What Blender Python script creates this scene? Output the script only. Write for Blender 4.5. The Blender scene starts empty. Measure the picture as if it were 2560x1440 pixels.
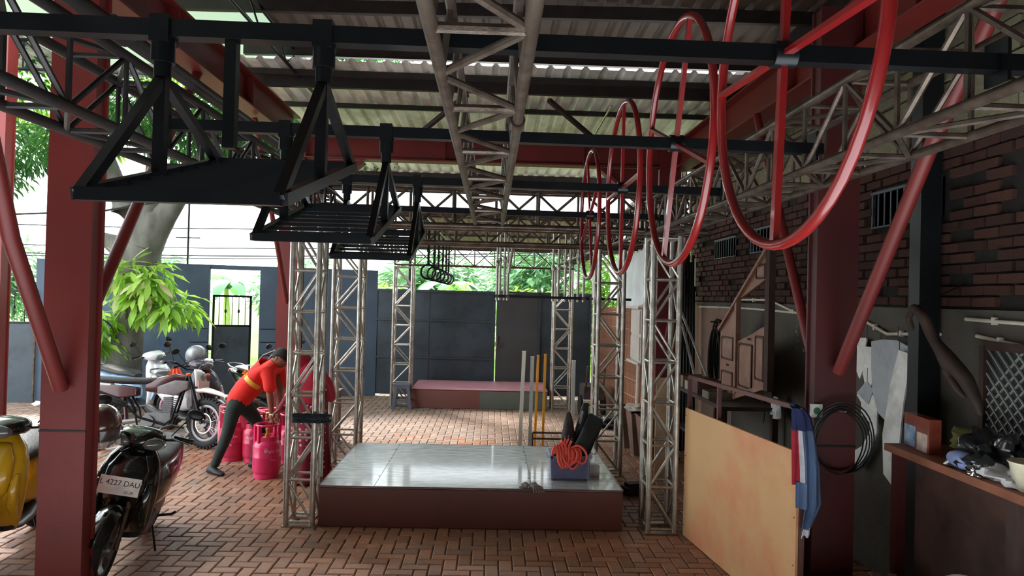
import bpy, math, random
from mathutils import Vector, Matrix, Euler
from mathutils import noise as mnoise
random.seed(7)
PI = math.pi
V = Vector
S = bpy.context.scene
COL = S.collection

# ---------------------------------------------------------------- camera, sky, sun, exposure
def make_camera():
    F_PX, H = 1750.0, 2.05
    yaw, pitch, roll = math.radians(1.64), math.radians(0.69), math.radians(1.45)
    fw = V((math.sin(yaw)*math.cos(pitch), math.cos(yaw)*math.cos(pitch), math.sin(pitch)))
    r0 = V((math.cos(yaw), -math.sin(yaw), 0)); u0 = r0.cross(fw)
    r = r0*math.cos(roll) + u0*math.sin(roll); u = r.cross(fw)
    cd = bpy.data.cameras.new('camera'); co = bpy.data.objects.new('camera', cd); COL.objects.link(co)
    cd.sensor_fit = 'HORIZONTAL'; cd.sensor_width = 36.0; cd.lens = F_PX*36.0/2560.0
    cd.clip_start = 0.05; cd.clip_end = 400
    m = Matrix((r, u, -fw)).transposed().to_4x4(); m.translation = V((0, 0, H))
    co.matrix_world = m
    S.camera = co
make_camera()
S.view_settings.view_transform = 'Standard'; S.view_settings.look = 'None'
S.view_settings.gamma = 1.0; S.view_settings.use_curve_mapping = False
S.view_settings.exposure = 2.4
wd = bpy.data.worlds.new('overcast_sky'); S.world = wd; wd.use_nodes = True
bg = wd.node_tree.nodes['Background']
bg.inputs['Color'].default_value = (0.90, 0.96, 1.0, 1); bg.inputs['Strength'].default_value = 1.0
sd = bpy.data.lights.new('hazy_sun', 'SUN'); so = bpy.data.objects.new('hazy_sun', sd); COL.objects.link(so)
sd.energy = 2.0; sd.angle = math.radians(12); sd.color = (1.0, 0.97, 0.9)
so.rotation_euler = V((0.55, -0.62, -0.72)).to_track_quat('-Z', 'Y').to_euler()
S.cycles.max_bounces = 8; S.cycles.diffuse_bounces = 5; S.cycles.transparent_max_bounces = 10
S.cycles.use_denoising = True
try: S.cycles.sample_clamp_indirect = 6.0
except Exception: pass

# ---------------------------------------------------------------- helpers
def sm(v): return v
def srgb(r, g, b):
    def f(c):
        c /= 255.0
        return c/12.92 if c <= 0.04045 else ((c+0.055)/1.055)**2.4
    return (f(r), f(g), f(b), 1)
MATS = {}
def mat(name, rgb, rough=0.6, metal=0.0, var=0.15, scale=8.0, bump=0.0, bscale=40.0, rgb2=None, stretch=None,
        isl=0.0, coat=0.0, alpha=1.0, trans=0.0, emit=0.0, stain=None, stain_amt=0.5, stain_scale=2.5, spec=0.5):
    if name in MATS: return MATS[name]
    m = bpy.data.materials.new(name); m.use_nodes = True
    nt = m.node_tree; N = nt.nodes; L = nt.links
    b = N['Principled BSDF']
    c = srgb(*rgb)
    tc = N.new('ShaderNodeTexCoord'); mp = N.new('ShaderNodeMapping'); L.new(tc.outputs['Object'], mp.inputs['Vector'])
    if stretch: mp.inputs['Scale'].default_value = stretch
    no = N.new('ShaderNodeTexNoise'); no.inputs['Scale'].default_value = scale; no.inputs['Detail'].default_value = 5
    L.new(mp.outputs['Vector'], no.inputs['Vector'])
    mix = N.new('ShaderNodeMix'); mix.data_type = 'RGBA'
    c2 = srgb(*rgb2) if rgb2 else tuple(max(0, x*(1-2*var)) for x in c[:3])+(1,)
    mix.inputs['A'].default_value = c2; mix.inputs['B'].default_value = c if rgb2 else tuple(min(1, x*(1+var)) for x in c[:3])+(1,)
    rmp = N.new('ShaderNodeMapRange'); rmp.inputs['From Min'].default_value = 0.3; rmp.inputs['From Max'].default_value = 0.7
    L.new(no.outputs['Fac'], rmp.inputs['Value']); L.new(rmp.outputs['Result'], mix.inputs['Factor'])
    out = mix.outputs['Result']
    if stain:
        n2 = N.new('ShaderNodeTexNoise'); n2.inputs['Scale'].default_value = stain_scale; n2.inputs['Detail'].default_value = 7; n2.inputs['Roughness'].default_value = 0.65
        L.new((mp.outputs['Vector'] if name == 'silvery_stage_top' else tc.outputs['Object']), n2.inputs['Vector'])
        r2 = N.new('ShaderNodeMapRange'); r2.inputs['From Min'].default_value = 0.48; r2.inputs['From Max'].default_value = 0.66; r2.inputs['To Max'].default_value = stain_amt
        L.new(n2.outputs['Fac'], r2.inputs['Value'])
        m2 = N.new('ShaderNodeMix'); m2.data_type = 'RGBA'; m2.inputs['B'].default_value = srgb(*stain)
        L.new(out, m2.inputs['A']); L.new(r2.outputs['Result'], m2.inputs['Factor']); out = m2.outputs['Result']
    if isl:
        g = N.new('ShaderNodeNewGeometry'); oi = N.new('ShaderNodeObjectInfo')
        ad = N.new('ShaderNodeMath'); ad.operation = 'ADD'; L.new(g.outputs['Random Per Island'], ad.inputs[0]); L.new(oi.outputs['Random'], ad.inputs[1])
        fr = N.new('ShaderNodeMath'); fr.operation = 'FRACT'; L.new(ad.outputs[0], fr.inputs[0])
        hs = N.new('ShaderNodeHueSaturation')
        mr = N.new('ShaderNodeMapRange'); mr.inputs['To Min'].default_value = 1-isl; mr.inputs['To Max'].default_value = 1+isl
        L.new(fr.outputs[0], mr.inputs['Value']); L.new(mr.outputs['Result'], hs.inputs['Value'])
        L.new(out, hs.inputs['Color']); out = hs.outputs['Color']
    L.new(out, b.inputs['Base Color'])
    b.inputs['Roughness'].default_value = rough; b.inputs['Metallic'].default_value = metal
    b.inputs['Specular IOR Level'].default_value = spec
    if coat: b.inputs['Coat Weight'].default_value = coat; b.inputs['Coat Roughness'].default_value = 0.08
    if alpha < 1: b.inputs['Alpha'].default_value = alpha
    if trans: b.inputs['Transmission Weight'].default_value = trans
    if emit:
        b.inputs['Emission Color'].default_value = c; b.inputs['Emission Strength'].default_value = emit
    if bump:
        bp = N.new('ShaderNodeBump'); bp.inputs['Strength'].default_value = bump; bp.inputs['Distance'].default_value = 0.01
        n3 = N.new('ShaderNodeTexNoise'); n3.inputs['Scale'].default_value = bscale; n3.inputs['Detail'].default_value = 4
        L.new(mp.outputs['Vector'], n3.inputs['Vector']); L.new(n3.outputs['Fac'], bp.inputs['Height']); L.new(bp.outputs['Normal'], b.inputs['Normal'])
    MATS[name] = m
    return m

def leafmat(name, rgb, rgb2, t=0.5):
    if name in MATS: return MATS[name]
    m = bpy.data.materials.new(name); m.use_nodes = True
    nt = m.node_tree; N = nt.nodes; L = nt.links
    N.remove(N['Principled BSDF']); o = N['Material Output']
    g = N.new('ShaderNodeNewGeometry'); oi = N.new('ShaderNodeObjectInfo')
    ad = N.new('ShaderNodeMath'); ad.operation = 'ADD'; L.new(g.outputs['Random Per Island'], ad.inputs[0]); L.new(oi.outputs['Random'], ad.inputs[1])
    fr = N.new('ShaderNodeMath'); fr.operation = 'FRACT'; L.new(ad.outputs[0], fr.inputs[0])
    mx = N.new('ShaderNodeMix'); mx.data_type = 'RGBA'; mx.inputs['A'].default_value = srgb(*rgb); mx.inputs['B'].default_value = srgb(*rgb2)
    L.new(fr.outputs[0], mx.inputs['Factor'])
    d = N.new('ShaderNodeBsdfPrincipled'); d.inputs['Roughness'].default_value = 0.45
    tr = N.new('ShaderNodeBsdfTranslucent'); ms = N.new('ShaderNodeMixShader'); ms.inputs[0].default_value = t
    L.new(mx.outputs['Result'], d.inputs['Base Color']); L.new(mx.outputs['Result'], tr.inputs['Color'])
    L.new(d.outputs[0], ms.inputs[1]); L.new(tr.outputs[0], ms.inputs[2]); L.new(ms.outputs[0], o.inputs['Surface'])
    MATS[name] = m
    return m

def frame(t, up=V((0, 0, 1))):
    t = t.normalized()
    if abs(t.dot(up)) > 0.98: up = V((1, 0, 0)) if abs(t.x) < 0.9 else V((0, 1, 0))
    n = up.cross(t).normalized(); b = t.cross(n).normalized()
    return n, b

STEER = None                          # turned handlebars: (rotation, pivot) while front parts are built
class B:
    """collects shapes, builds one mesh object"""
    def __init__(s): s.v = []; s.f = []
    def add(s, vs, fs):
        o = len(s.v); s.v += [V(p) for p in vs]; s.f += [tuple(i+o for i in f) for f in fs]; return s
    def box(s, c, d, rot=None, ch=0.0):
        c = V(c); hx, hy, hz = d[0]/2, d[1]/2, d[2]/2
        P = [V((x*hx, y*hy, z*hz)) for x in (-1, 1) for y in (-1, 1) for z in (-1, 1)]
        if rot is not None:
            R = Euler(rot).to_matrix() if not isinstance(rot, Matrix) else rot
            P = [R @ p for p in P]
        return s.add([p+c for p in P], [(0, 1, 3, 2), (4, 6, 7, 5), (0, 4, 5, 1), (2, 3, 7, 6), (0, 2, 6, 4), (1, 5, 7, 3)])
    def tube(s, p, q, r, n=8, r2=None, cap=True, up=V((0, 0, 1))):
        return s.path([p, q], [r, r if r2 is None else r2], n, cap, up=up)
    def path(s, pts, r, n=8, cap=True, closed=False, up=V((0, 0, 1)), flat=1.0):
        pts = [V(p) for p in pts]; m = len(pts)
        rs = r if isinstance(r, (list, tuple)) else [r]*m
        o = len(s.v); pn = None
        for i, p in enumerate(pts):
            a = pts[(i-1) % m] if (i > 0 or closed) else p
            b_ = pts[(i+1) % m] if (i < m-1 or closed) else p
            t = (b_-a)
            if t.length < 1e-9: t = V((0, 0, 1))
            t.normalize()
            if pn is None: nn, bb = frame(t, up)
            else:
                nn = (pn - t*pn.dot(t))
                if nn.length < 1e-6: nn, bb = frame(t, up)
                nn.normalize(); bb = t.cross(nn)
            pn = nn
            for k in range(n):
                a_ = 2*PI*k/n + (PI/4 if n == 4 else 0)
                s.v.append(p + (nn*math.cos(a_) + bb*math.sin(a_)*flat)*rs[i])
        for i in range(m if closed else m-1):
            for k in range(n):
                i2 = (i+1) % m
                s.f.append((o+i*n+k, o+i*n+(k+1) % n, o+i2*n+(k+1) % n, o+i2*n+k))
        if cap and not closed:
            s.f.append(tuple(o+k for k in reversed(range(n)))); s.f.append(tuple(o+(m-1)*n+k for k in range(n)))
        return s
    def lathe(s, prof, c=(0, 0, 0), n=20, axis='z', cap=True):
        c = V(c); o = len(s.v)
        for (r, h) in prof:
            for k in range(n):
                a = 2*PI*k/n; x, y = r*math.cos(a), r*math.sin(a)
                p = {'z': V((x, y, h)), 'y': V((x, h, y)), 'x': V((h, x, y))}[axis]
                s.v.append(c+p)
        for i in range(len(prof)-1):
            for k in range(n):
                s.f.append((o+i*n+k, o+i*n+(k+1) % n, o+(i+1)*n+(k+1) % n, o+(i+1)*n+k))
        if cap:
            s.f.append(tuple(o+k for k in reversed(range(n)))); s.f.append(tuple(o+(len(prof)-1)*n+k for k in range(n)))
        return s
    def loft(s, rings, cap=True):
        o = len(s.v); n = len(rings[0])
        for r in rings: s.v += [V(p) for p in r]
        for i in range(len(rings)-1):
            for k in range(n):
                s.f.append((o+i*n+k, o+i*n+(k+1) % n, o+(i+1)*n+(k+1) % n, o+(i+1)*n+k))
        if cap:
            s.f.append(tuple(o+k for k in reversed(range(n)))); s.f.append(tuple(o+(len(rings)-1)*n+k for k in range(n)))
        return s
    def ball(s, c, r, n=14, m=9, rot=None):
        c = V(c); rr = (r, r, r) if not isinstance(r, (tuple, list)) else r
        R = Euler(rot).to_matrix() if rot else Matrix.Identity(3)
        o = len(s.v)
        for i in range(m+1):
            th = PI*i/m
            for k in range(n):
                a = 2*PI*k/n
                s.v.append(c + R @ V((rr[0]*math.sin(th)*math.cos(a), rr[1]*math.sin(th)*math.sin(a), rr[2]*math.cos(th))))
        for i in range(m):
            for k in range(n): s.f.append((o+i*n+k, o+(i+1)*n+k, o+(i+1)*n+(k+1) % n, o+i*n+(k+1) % n))
        return s
    def prism(s, poly, d, origin=(0, 0, 0), ax=(1, 0, 0), ay=(0, 0, 1), an=(0, 1, 0)):
        """extrude 2D polygon poly (ax, ay) by d along an"""
        o = V(origin); ax, ay, an = V(ax), V(ay), V(an); n = len(poly)
        a = [o+ax*x+ay*y for x, y in poly]; b_ = [p+an*d for p in a]
        return s.add(a+b_, [tuple(range(n)), tuple(range(2*n-1, n-1, -1))]+[(i, i+n, (i+1) % n+n, (i+1) % n) for i in range(n)])
    def mesh(s, name, m, smooth=False, off=V((0, 0, 0)), fix=True):
        me = bpy.data.meshes.new(name)
        me.from_pydata([tuple(p-off) for p in s.v], [], s.f)
        if fix:
            import bmesh
            bm = bmesh.new(); bm.from_mesh(me); bmesh.ops.remove_doubles(bm, verts=bm.verts, dist=1e-5)
            bmesh.ops.recalc_face_normals(bm, faces=bm.faces); bm.to_mesh(me); bm.free()
        if smooth:
            me.polygons.foreach_set('use_smooth', [True]*len(me.polygons))
            try: me.set_sharp_from_angle(angle=math.radians(42))
            except Exception: pass
        me.materials.append(m); me.update()
        return me
    def build(s, name, m, parent=None, smooth=False, label=None, cat=None, group=None, kind=None, world=True, fix=True):
        """world=True: coordinates are world coordinates, the parent's location is taken off"""
        off = V((0, 0, 0))
        if STEER and not world: s.v = [STEER[0] @ (p-STEER[1])+STEER[1] for p in s.v]
        if parent is not None and world: off = wloc(parent)
        elif parent is None:
            lo = V((min(p.x for p in s.v), min(p.y for p in s.v), min(p.z for p in s.v)))
            hi = V((max(p.x for p in s.v), max(p.y for p in s.v), max(p.z for p in s.v)))
            off = V(((lo.x+hi.x)/2, (lo.y+hi.y)/2, lo.z))
        me = s.mesh(name, m, smooth, off, fix)
        o = bpy.data.objects.new(name, me); COL.objects.link(o)
        if parent is not None: o.parent = parent
        else: o.location = off
        tag(o, label, cat, group, kind)
        return o
def wloc(o):
    l = V((0, 0, 0))
    while o is not None: l = l+o.location; o = o.parent
    return l
def tag(o, label=None, cat=None, group=None, kind=None):
    if label: o['label'] = label
    if cat: o['category'] = cat
    if group: o['group'] = group
    if kind: o['kind'] = kind
    return o
def thing(name, label, cat, loc=(0, 0, 0), rot=(0, 0, 0), group=None):
    o = bpy.data.objects.new(name, None); COL.objects.link(o); o.location = loc; o.rotation_euler = rot
    o.empty_display_size = 0.1
    return tag(o, label, cat, group)
CACHE = {}
def inst(name, me, parent, M, world=True):
    o = bpy.data.objects.new(name, me); COL.objects.link(o); o.parent = parent
    if world and parent is not None:
        M = Matrix.Translation(-wloc(parent)) @ M
    o.matrix_basis = M
    return o
def bar(parent, name, p, q, r, m, n=8, world=True, up=V((0, 0, 1)), wh=None):
    """a straight member as an object of its own; equal ones share mesh data. wh = (w,h) makes a rectangular bar"""
    p, q = V(p), V(q)
    if STEER and not world: p, q = STEER[0] @ (p-STEER[1])+STEER[1], STEER[0] @ (q-STEER[1])+STEER[1]
    L = (q-p).length
    key = (name, round(L, 3), r, m.name, n, wh)
    if key not in CACHE:
        b = B()
        if wh: b.box((0, 0, L/2), (wh[0], wh[1], L))
        else: b.tube((0, 0, 0), (0, 0, L), r, n)
        CACHE[key] = b.mesh(name, m, smooth=(wh is None and n > 6))
    t = (q-p).normalized(); a, b_ = frame(t, up)
    M = Matrix((a, b_, t)).transposed().to_4x4(); M.translation = p
    return inst(name, CACHE[key], parent, M, world)
def sec(y, z, w, h, ang=0.0, n=2.6, k=18, x=0.0):
    """superellipse ring for lofts: width along x, height axis turned by ang"""
    ca, sa = math.cos(math.radians(ang)), math.sin(math.radians(ang)); R = []
    for i in range(k):
        a = 2*PI*i/k; c, s_ = math.cos(a), math.sin(a)
        px = w*math.copysign(abs(c)**(2/n), c); pt = h*math.copysign(abs(s_)**(2/n), s_)
        R.append(V((x+px, y-sa*pt, z+ca*pt)))
    return R
def skin(name, joints, edges, m, parent, root, sub=2, world=True):
    names = list(joints); me = bpy.data.meshes.new(name)
    off = wloc(parent) if (parent is not None and world) else V((0, 0, 0))
    me.from_pydata([tuple(V(joints[k][0])-off) for k in names], [(names.index(a), names.index(b)) for a, b in edges], [])
    o = bpy.data.objects.new(name, me); COL.objects.link(o)
    sk = o.modifiers.new('s', 'SKIN'); sk.use_smooth_shade = True
    me.skin_vertices  # created with the modifier
    if not me.skin_vertices:
        bpy.context.view_layer.update()
    for i, k in enumerate(names):
        r = joints[k][1]; r = (r, r) if not isinstance(r, tuple) else r
        sv = me.skin_vertices[0].data[i]; sv.radius = r; sv.use_root = (k == root)
    ss = o.modifiers.new('u', 'SUBSURF'); ss.levels = sub; ss.render_levels = sub
    dg = bpy.context.evaluated_depsgraph_get(); dg.update()
    nm = bpy.data.meshes.new_from_object(o.evaluated_get(dg))
    o.modifiers.clear(); o.data = nm; nm.name = name
    nm.materials.clear(); nm.materials.append(m)
    nm.polygons.foreach_set('use_smooth', [True]*len(nm.polygons))
    o.parent = parent
    return o
def text(parent, name, s, size, M, m, extrude=0.0008, world=False, align='CENTER'):
    cu = bpy.data.curves.new(name, 'FONT'); cu.body = s; cu.size = size; cu.extrude = extrude; cu.align_x = align; cu.align_y = 'CENTER'
    t = bpy.data.objects.new(name, cu); COL.objects.link(t)
    dg = bpy.context.evaluated_depsgraph_get(); dg.update()
    me = bpy.data.meshes.new_from_object(t.evaluated_get(dg)); bpy.data.objects.remove(t)
    me.materials.clear(); me.materials.append(m); me.name = name
    return inst(name, me, parent, M, world)
def copy_tree(o, parent=None):
    c = o.copy(); COL.objects.link(c)
    if parent is not None: c.parent = parent
    for ch in list(o.children): copy_tree(ch, c)
    return c

# ---------------------------------------------------------------- materials
M_black = mat('black_paint', (20, 24, 26), 0.4, 0.2, 0.2)
M_galv = mat('galvanised_steel', (196, 192, 182), 0.36, 0.8, 0.15, 14, 0.15, 60, stain=(120, 92, 68), stain_amt=0.6, stain_scale=3)
M_galvd = mat('dirty_steel_tube', (104, 92, 82), 0.42, 0.75, 0.25, 10, 0.2, 60, stain=(64, 42, 30), stain_amt=0.9, stain_scale=4)
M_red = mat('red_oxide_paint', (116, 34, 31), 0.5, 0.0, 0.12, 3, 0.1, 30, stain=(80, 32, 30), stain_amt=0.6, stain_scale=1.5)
M_redp = mat('glossy_red_paint', (118, 16, 18), 0.3, 0.0, 0.08, 6, coat=0.4)
M_blacksteel = mat('black_steel', (22, 25, 28), 0.35, 0.5, 0.2, 6)
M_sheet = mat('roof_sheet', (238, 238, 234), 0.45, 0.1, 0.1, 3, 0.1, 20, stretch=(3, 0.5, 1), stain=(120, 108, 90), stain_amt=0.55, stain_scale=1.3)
M_paver = mat('paver_clay', (158, 110, 82), 0.5, 0, 0.12, 30, 0.35, 120, isl=0.22, stain=(120, 104, 92), stain_amt=0.7, stain_scale=0.8)
M_sand = mat('joint_sand', (84, 60, 46), 0.95, 0, 0.2, 20)
M_rubber = mat('tyre_rubber', (24, 24, 25), 0.75, 0, 0.2, 20)
M_chrome = mat('chrome', (200, 200, 200), 0.15, 1.0, 0.05)
M_alu = mat('cast_aluminium', (130, 130, 132), 0.4, 0.8, 0.1)
M_white = mat('white_plastic', (222, 222, 218), 0.4, 0, 0.05)
M_lens = mat('clear_lens', (120, 128, 130), 0.08, 0.0, 0.05, trans=0.5, coat=1.0)
M_orange_lens = mat('orange_lens', (255, 110, 40), 0.2, 0, 0.05)
M_skin = mat('brown_skin', (136, 88, 66), 0.55, 0, 0.08)
# ================================================================ SETTING
# ---- floor with herringbone pavers
floor = B().box((-3.2, 8.6, -0.06), (14.6, 12.4, 0.1)).build('floor', M_sand, kind='structure')
def paver_mesh(dx, dy):
    g = 0.0035; hx, hy = dx/2-g, dy/2-g; c = 0.008; zt = 0.0
    b = B()
    lo = [(-hx, -hy, -0.012), (hx, -hy, -0.012), (hx, hy, -0.012), (-hx, hy, -0.012)]
    md = [(x, y, zt-0.006) for x, y, _ in lo]
    tp = [(-hx+c, -hy+c, zt), (hx-c, -hy+c, zt), (hx-c, hy-c, zt), (-hx+c, hy-c, zt)]
    b.add(lo+md+tp, [(i, (i+1) % 4, 4+(i+1) % 4, 4+i) for i in range(4)]+[(4+i, 4+(i+1) % 4, 8+(i+1) % 4, 8+i) for i in range(4)]+[(8, 9, 10, 11)])
    return b
M_paver_g = mat('paver_grey', (150, 124, 108), 0.5, 0, 0.1, 30, 0.35, 120, isl=0.16, stain=(128, 118, 112), stain_amt=0.6, stain_scale=0.8)
def build_pavers():
    u = 0.105; items = []
    for i in range(-100, 30):
        for j in range(30, 138):
            d = (i-j) % 4
            if d == 0: x, y, k = (i+1)*u, (j+0.5)*u, 0
            elif d == 3: x, y, k = (i+0.5)*u, (j+1)*u, 1
            else: continue
            if x < -10.2 or x > 3.0 or y > 14.3 + min(0, (x+2.4)*0.3): continue
            items.append((x, y, k))
    def big(it):
        x, y, k = it
        px = 1230+x/y*1750; py = 740+2.05/y*1750+0.025*(px-1230)
        if not (0 <= px <= 2560 and py <= 1440): return -1
        if -1.5 < x < 1.25 and 5.6 < y < 8.6: return -1
        if 1250 > px > 800 and False: return -1
        return 1.0/y**2
    items.sort(key=lambda t: -big(t))
    me = {0: paver_mesh(0.21, 0.105).mesh('paver', M_paver), 1: paver_mesh(0.105, 0.21).mesh('paver', M_paver)}
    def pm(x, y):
        g = (y-8.3)/2.2+max(0, (-x-4.0))*0.3  # greyer pavers become more frequent with depth and towards the left
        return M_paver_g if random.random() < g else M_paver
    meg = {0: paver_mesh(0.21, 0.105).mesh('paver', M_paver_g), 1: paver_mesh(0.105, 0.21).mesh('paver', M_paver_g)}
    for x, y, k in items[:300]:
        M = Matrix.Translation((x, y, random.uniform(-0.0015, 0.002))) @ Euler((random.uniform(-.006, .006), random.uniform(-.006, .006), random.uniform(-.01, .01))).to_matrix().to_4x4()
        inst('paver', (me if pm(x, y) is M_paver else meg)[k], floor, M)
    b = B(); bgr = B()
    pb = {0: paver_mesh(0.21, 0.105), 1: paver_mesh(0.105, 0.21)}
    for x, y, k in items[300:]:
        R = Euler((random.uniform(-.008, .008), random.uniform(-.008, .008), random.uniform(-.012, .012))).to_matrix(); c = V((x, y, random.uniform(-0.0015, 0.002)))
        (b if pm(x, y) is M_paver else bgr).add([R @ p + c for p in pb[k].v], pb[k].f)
    b.build('pavers', M_paver, floor, kind='stuff', fix=False); bgr.build('pavers', M_paver_g, floor, kind='stuff', fix=False, label='greyer pavers')
build_pavers()
# strip of ground under / beyond the yard
M_field = mat('rice_field_grass', (116, 150, 56), 0.9, 0, 0.25, 0.4, rgb2=(96, 136, 60))
M_bounce_ground = mat('pale_bounce_ground', (142, 136, 128), 0.9, 0, 0.12, 1.0)  # added ground, grey so that it bounces neutral light onto the roof
field = B().box((0, 74, -0.45), (240, 108, 0.3)).build('ground_field', M_field, kind='structure')
B().box((-20, 17.3, -0.43), (90, 5.6, 0.3)).build('ground_bounce', M_bounce_ground, kind='structure')
B().box((-35.3, 4.4, -0.40), (50, 20.4, 0.3)).build('ground_verge', M_bounce_ground, kind='structure')

# ---- roof: corrugated sheets on purlins
M_purlin = mat('purlin_steel', (48, 40, 38), 0.5, 0.3, 0.2)
def corrugated(x0, x1, ya, za, yb, zb, pitch=0.19, h=0.032, name='roof_sheet', m=None, parent=None, th=0.002):
    prof = []; x = x0
    while x < x1-1e-6:
        for dx, dz in ((0, 0), (0.028, h), (0.058, h), (0.086, 0)):
            if x+dx <= x1: prof.append((x+dx, dz))
        x += pitch
    prof.append((x1, 0)); b = B()
    n = len(prof)
    vs = [(px, ya, za+pz) for px, pz in prof]+[(px, yb, zb+pz) for px, pz in prof]
    vs += [(px, ya, za+pz+th) for px, pz in prof]+[(px, yb, zb+pz+th) for px, pz in prof]
    fs = [(i, i+1, n+i+1, n+i) for i in range(n-1)]+[(2*n+i, 3*n+i, 3*n+i+1, 2*n+i+1) for i in range(n-1)]
    b.add(vs, fs)
    return b.build(name, m or M_sheet, parent, fix=False)
roof = thing('ceiling', None, None, (0, 8, 4.3)); roof['kind'] = 'structure'
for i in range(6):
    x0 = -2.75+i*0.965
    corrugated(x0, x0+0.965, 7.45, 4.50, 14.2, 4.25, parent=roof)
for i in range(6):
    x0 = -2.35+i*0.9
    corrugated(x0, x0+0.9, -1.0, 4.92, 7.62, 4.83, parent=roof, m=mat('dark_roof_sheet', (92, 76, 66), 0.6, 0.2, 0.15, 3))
# pale sheets at the left edge of the near roof, widened to darken beneath
for i in range(3):
    y0 = -0.5+i*3.0
    B().prism([(-5.0, 4.66), (-2.36, 4.86), (-2.36, 4.868), (-5.0, 4.668)], 2.96, (0, y0, 0)).build('eave_sheet', leafmat('pale_translucent_sheet', (205, 222, 208), (214, 228, 214), 0.35) if i == 2 else mat('pale_eave_sheet', (205, 222, 208), 0.5, 0, 0.06, 2), roof)
for y, z, w, h in ((7.64, 4.728, 0.06, 0.255), (7.74, 4.455, 0.04, 0.06), (7.90, 4.40, 0.06, 0.12), (8.9, 4.41, 0.04, 0.06), (10.3, 4.355, 0.05, 0.07), (11.6, 4.30, 0.05, 0.08), (12.95, 4.24, 0.06, 0.10), (14.05, 4.21, 0.05, 0.08)):
    bar(roof, 'purlin', (-2.75, y, z), (3.0, y, z), 0.03, M_purlin, wh=(w, h))
for y in (1.0, 2.4, 3.8, 5.2, 6.6):
    bar(roof, 'purlin', (-3.9, y, 4.70), (3.0, y, 4.78), 0.03, M_purlin, wh=(0.06, 0.12))
# diagonal ties under the far roof
bar(roof, 'tie_rod', (-1.05, 9.0, 4.05), (-0.35, 8.25, 4.42), 0.03, M_purlin, wh=(0.05, 0.05))
bar(roof, 'tie_rod', (0.62, 8.3, 4.40), (1.35, 9.0, 4.05), 0.03, M_purlin, wh=(0.05, 0.05))
bar(roof, 'tie_rod', (1.42, 8.6, 4.44), (1.25, 9.4, 4.1), 0.012, M_galv)

# ---- awning over the gate
aw = thing('gate_awning', 'rusty corrugated awning sheet sloping down outside the black gate', 'awning', (0.4, 15.5, 3.1))
M_rust = mat('rusty_sheet', (128, 104, 90), 0.7, 0.2, 0.3, 5, stretch=(4, 1, 1))
corrugated(-1.9, 2.9, 14.35, 3.72, 16.8, 3.12, pitch=0.12, h=0.02, name='awning_sheet', m=M_rust, parent=aw)
for y, z in ((14.5, 3.66), (15.6, 3.38), (16.6, 3.13)): bar(aw, 'awning_purlin', (-1.9, y, z), (2.9, y, z), 0.02, M_purlin, wh=(0.05, 0.05))
for x in (-1.75, 2.75): bar(aw, 'awning_post', (x, 14.9, 0), (x, 14.9, 3.56), 0.03, M_purlin)

# ---- far wall (slanting, dark blue paint) with two openings
M_wallblue = mat('dark_blue_wall_paint', (74, 92, 112), 0.6, 0, 0.12, 1.5, 0.08, 30, stain=(58, 74, 92), stain_amt=0.6, stain_scale=1.0)
M_gatepaint = mat('black_gate_paint', (62, 74, 84), 0.4, 0.1, 0.12, 1.5, 0.05, 20, stain=(34, 40, 46), stain_amt=0.6)
wf = thing('wall_far', None, None, (-8.12, 12.39, 0), (0, 0, math.atan2(1.74, 5.77))); wf['kind'] = 'structure'
WL = math.hypot(1.74, 5.77)
def wseg(x0, x1, z0, z1, name='wall_panel', d=0.14, y=0, m=M_wallblue):
    return B().box(((x0+x1)/2, y, (z0+z1)/2), (x1-x0, d, z1-z0)).build(name, m, wf, world=False)
DX0, DX1 = 2.98, 3.86    # pedestrian doorway along the wall
wseg(0.20, DX0, 0, 2.50); wseg(DX1, WL+0.05, 0, 2.50); wseg(DX0, DX1, 2.42, 2.50)
wseg(-3.2, -0.75, 0, 2.5)
wseg(-0.75, 0.20, 0, 1.36, m=M_gatepaint, d=0.06)
# grooved pilasters beside the doorway
for x in (DX0-0.32, DX1+0.0):
    for k, (z0, z1) in enumerate(((0, 0.28), (0.30, 0.55), (0.57, 0.80), (0.82, 1.05), (1.07, 1.30), (1.32, 2.48))):
        wseg(x+0.01, x+0.31, z0, z1, 'pilaster_block', 0.2, -0.02)
# ---- big black sheet gate
gate = thing('sliding_gate', 'wide black sheet metal gate with lattice towers in front', 'gate', (0, 14.12, 0))
gy = 14.12
xs = [-2.45, -1.25, 0.085, 0.95, 2.0]
for a, b_ in zip(xs[:-1], xs[1:]):
    if a == 0.085:
        B().box(((a+b_)/2+0.012, gy, 1.07), (b_-a-0.016, 0.04, 2.06)).build('gate_leaf', mat('grey_gate_paint', (74, 75, 78), 0.45, 0.1, 0.1, 2), gate)
    else:
        B().box(((a+b_)/2, gy+(0.012 if a > -1.3 else 0), 1.1), (b_-a+(0.02 if a < -1.3 else 0), 0.035, 2.08)).build('gate_sheet', M_gatepaint, gate)
for z in (0.06, 0.78, 1.53, 2.11): bar(gate, 'gate_rail', (-2.45, gy-0.03, z), (0.08, gy-0.03, z), 0.02, M_gatepaint, wh=(0.045, 0.03))
bar(gate, 'gate_rail', (0.09, gy-0.03, 2.13), (2.0, gy-0.03, 2.11), 0.02, M_gatepaint, wh=(0.05, 0.05))
for x in (-2.45, 0.055, 0.97, 2.0): bar(gate, 'gate_stile', (x, gy-0.03, 0.04), (x, gy-0.03, 2.13), 0.02, M_gatepaint, wh=(0.05, 0.04))
B().tube((0.16, gy-0.07, 1.02), (0.22, gy-0.1, 1.16), 0.012).tube((0.13, gy-0.06, 1.0), (0.13, gy-0.06, 1.25), 0.014).build('gate_latch', M_galvd, gate)

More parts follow.
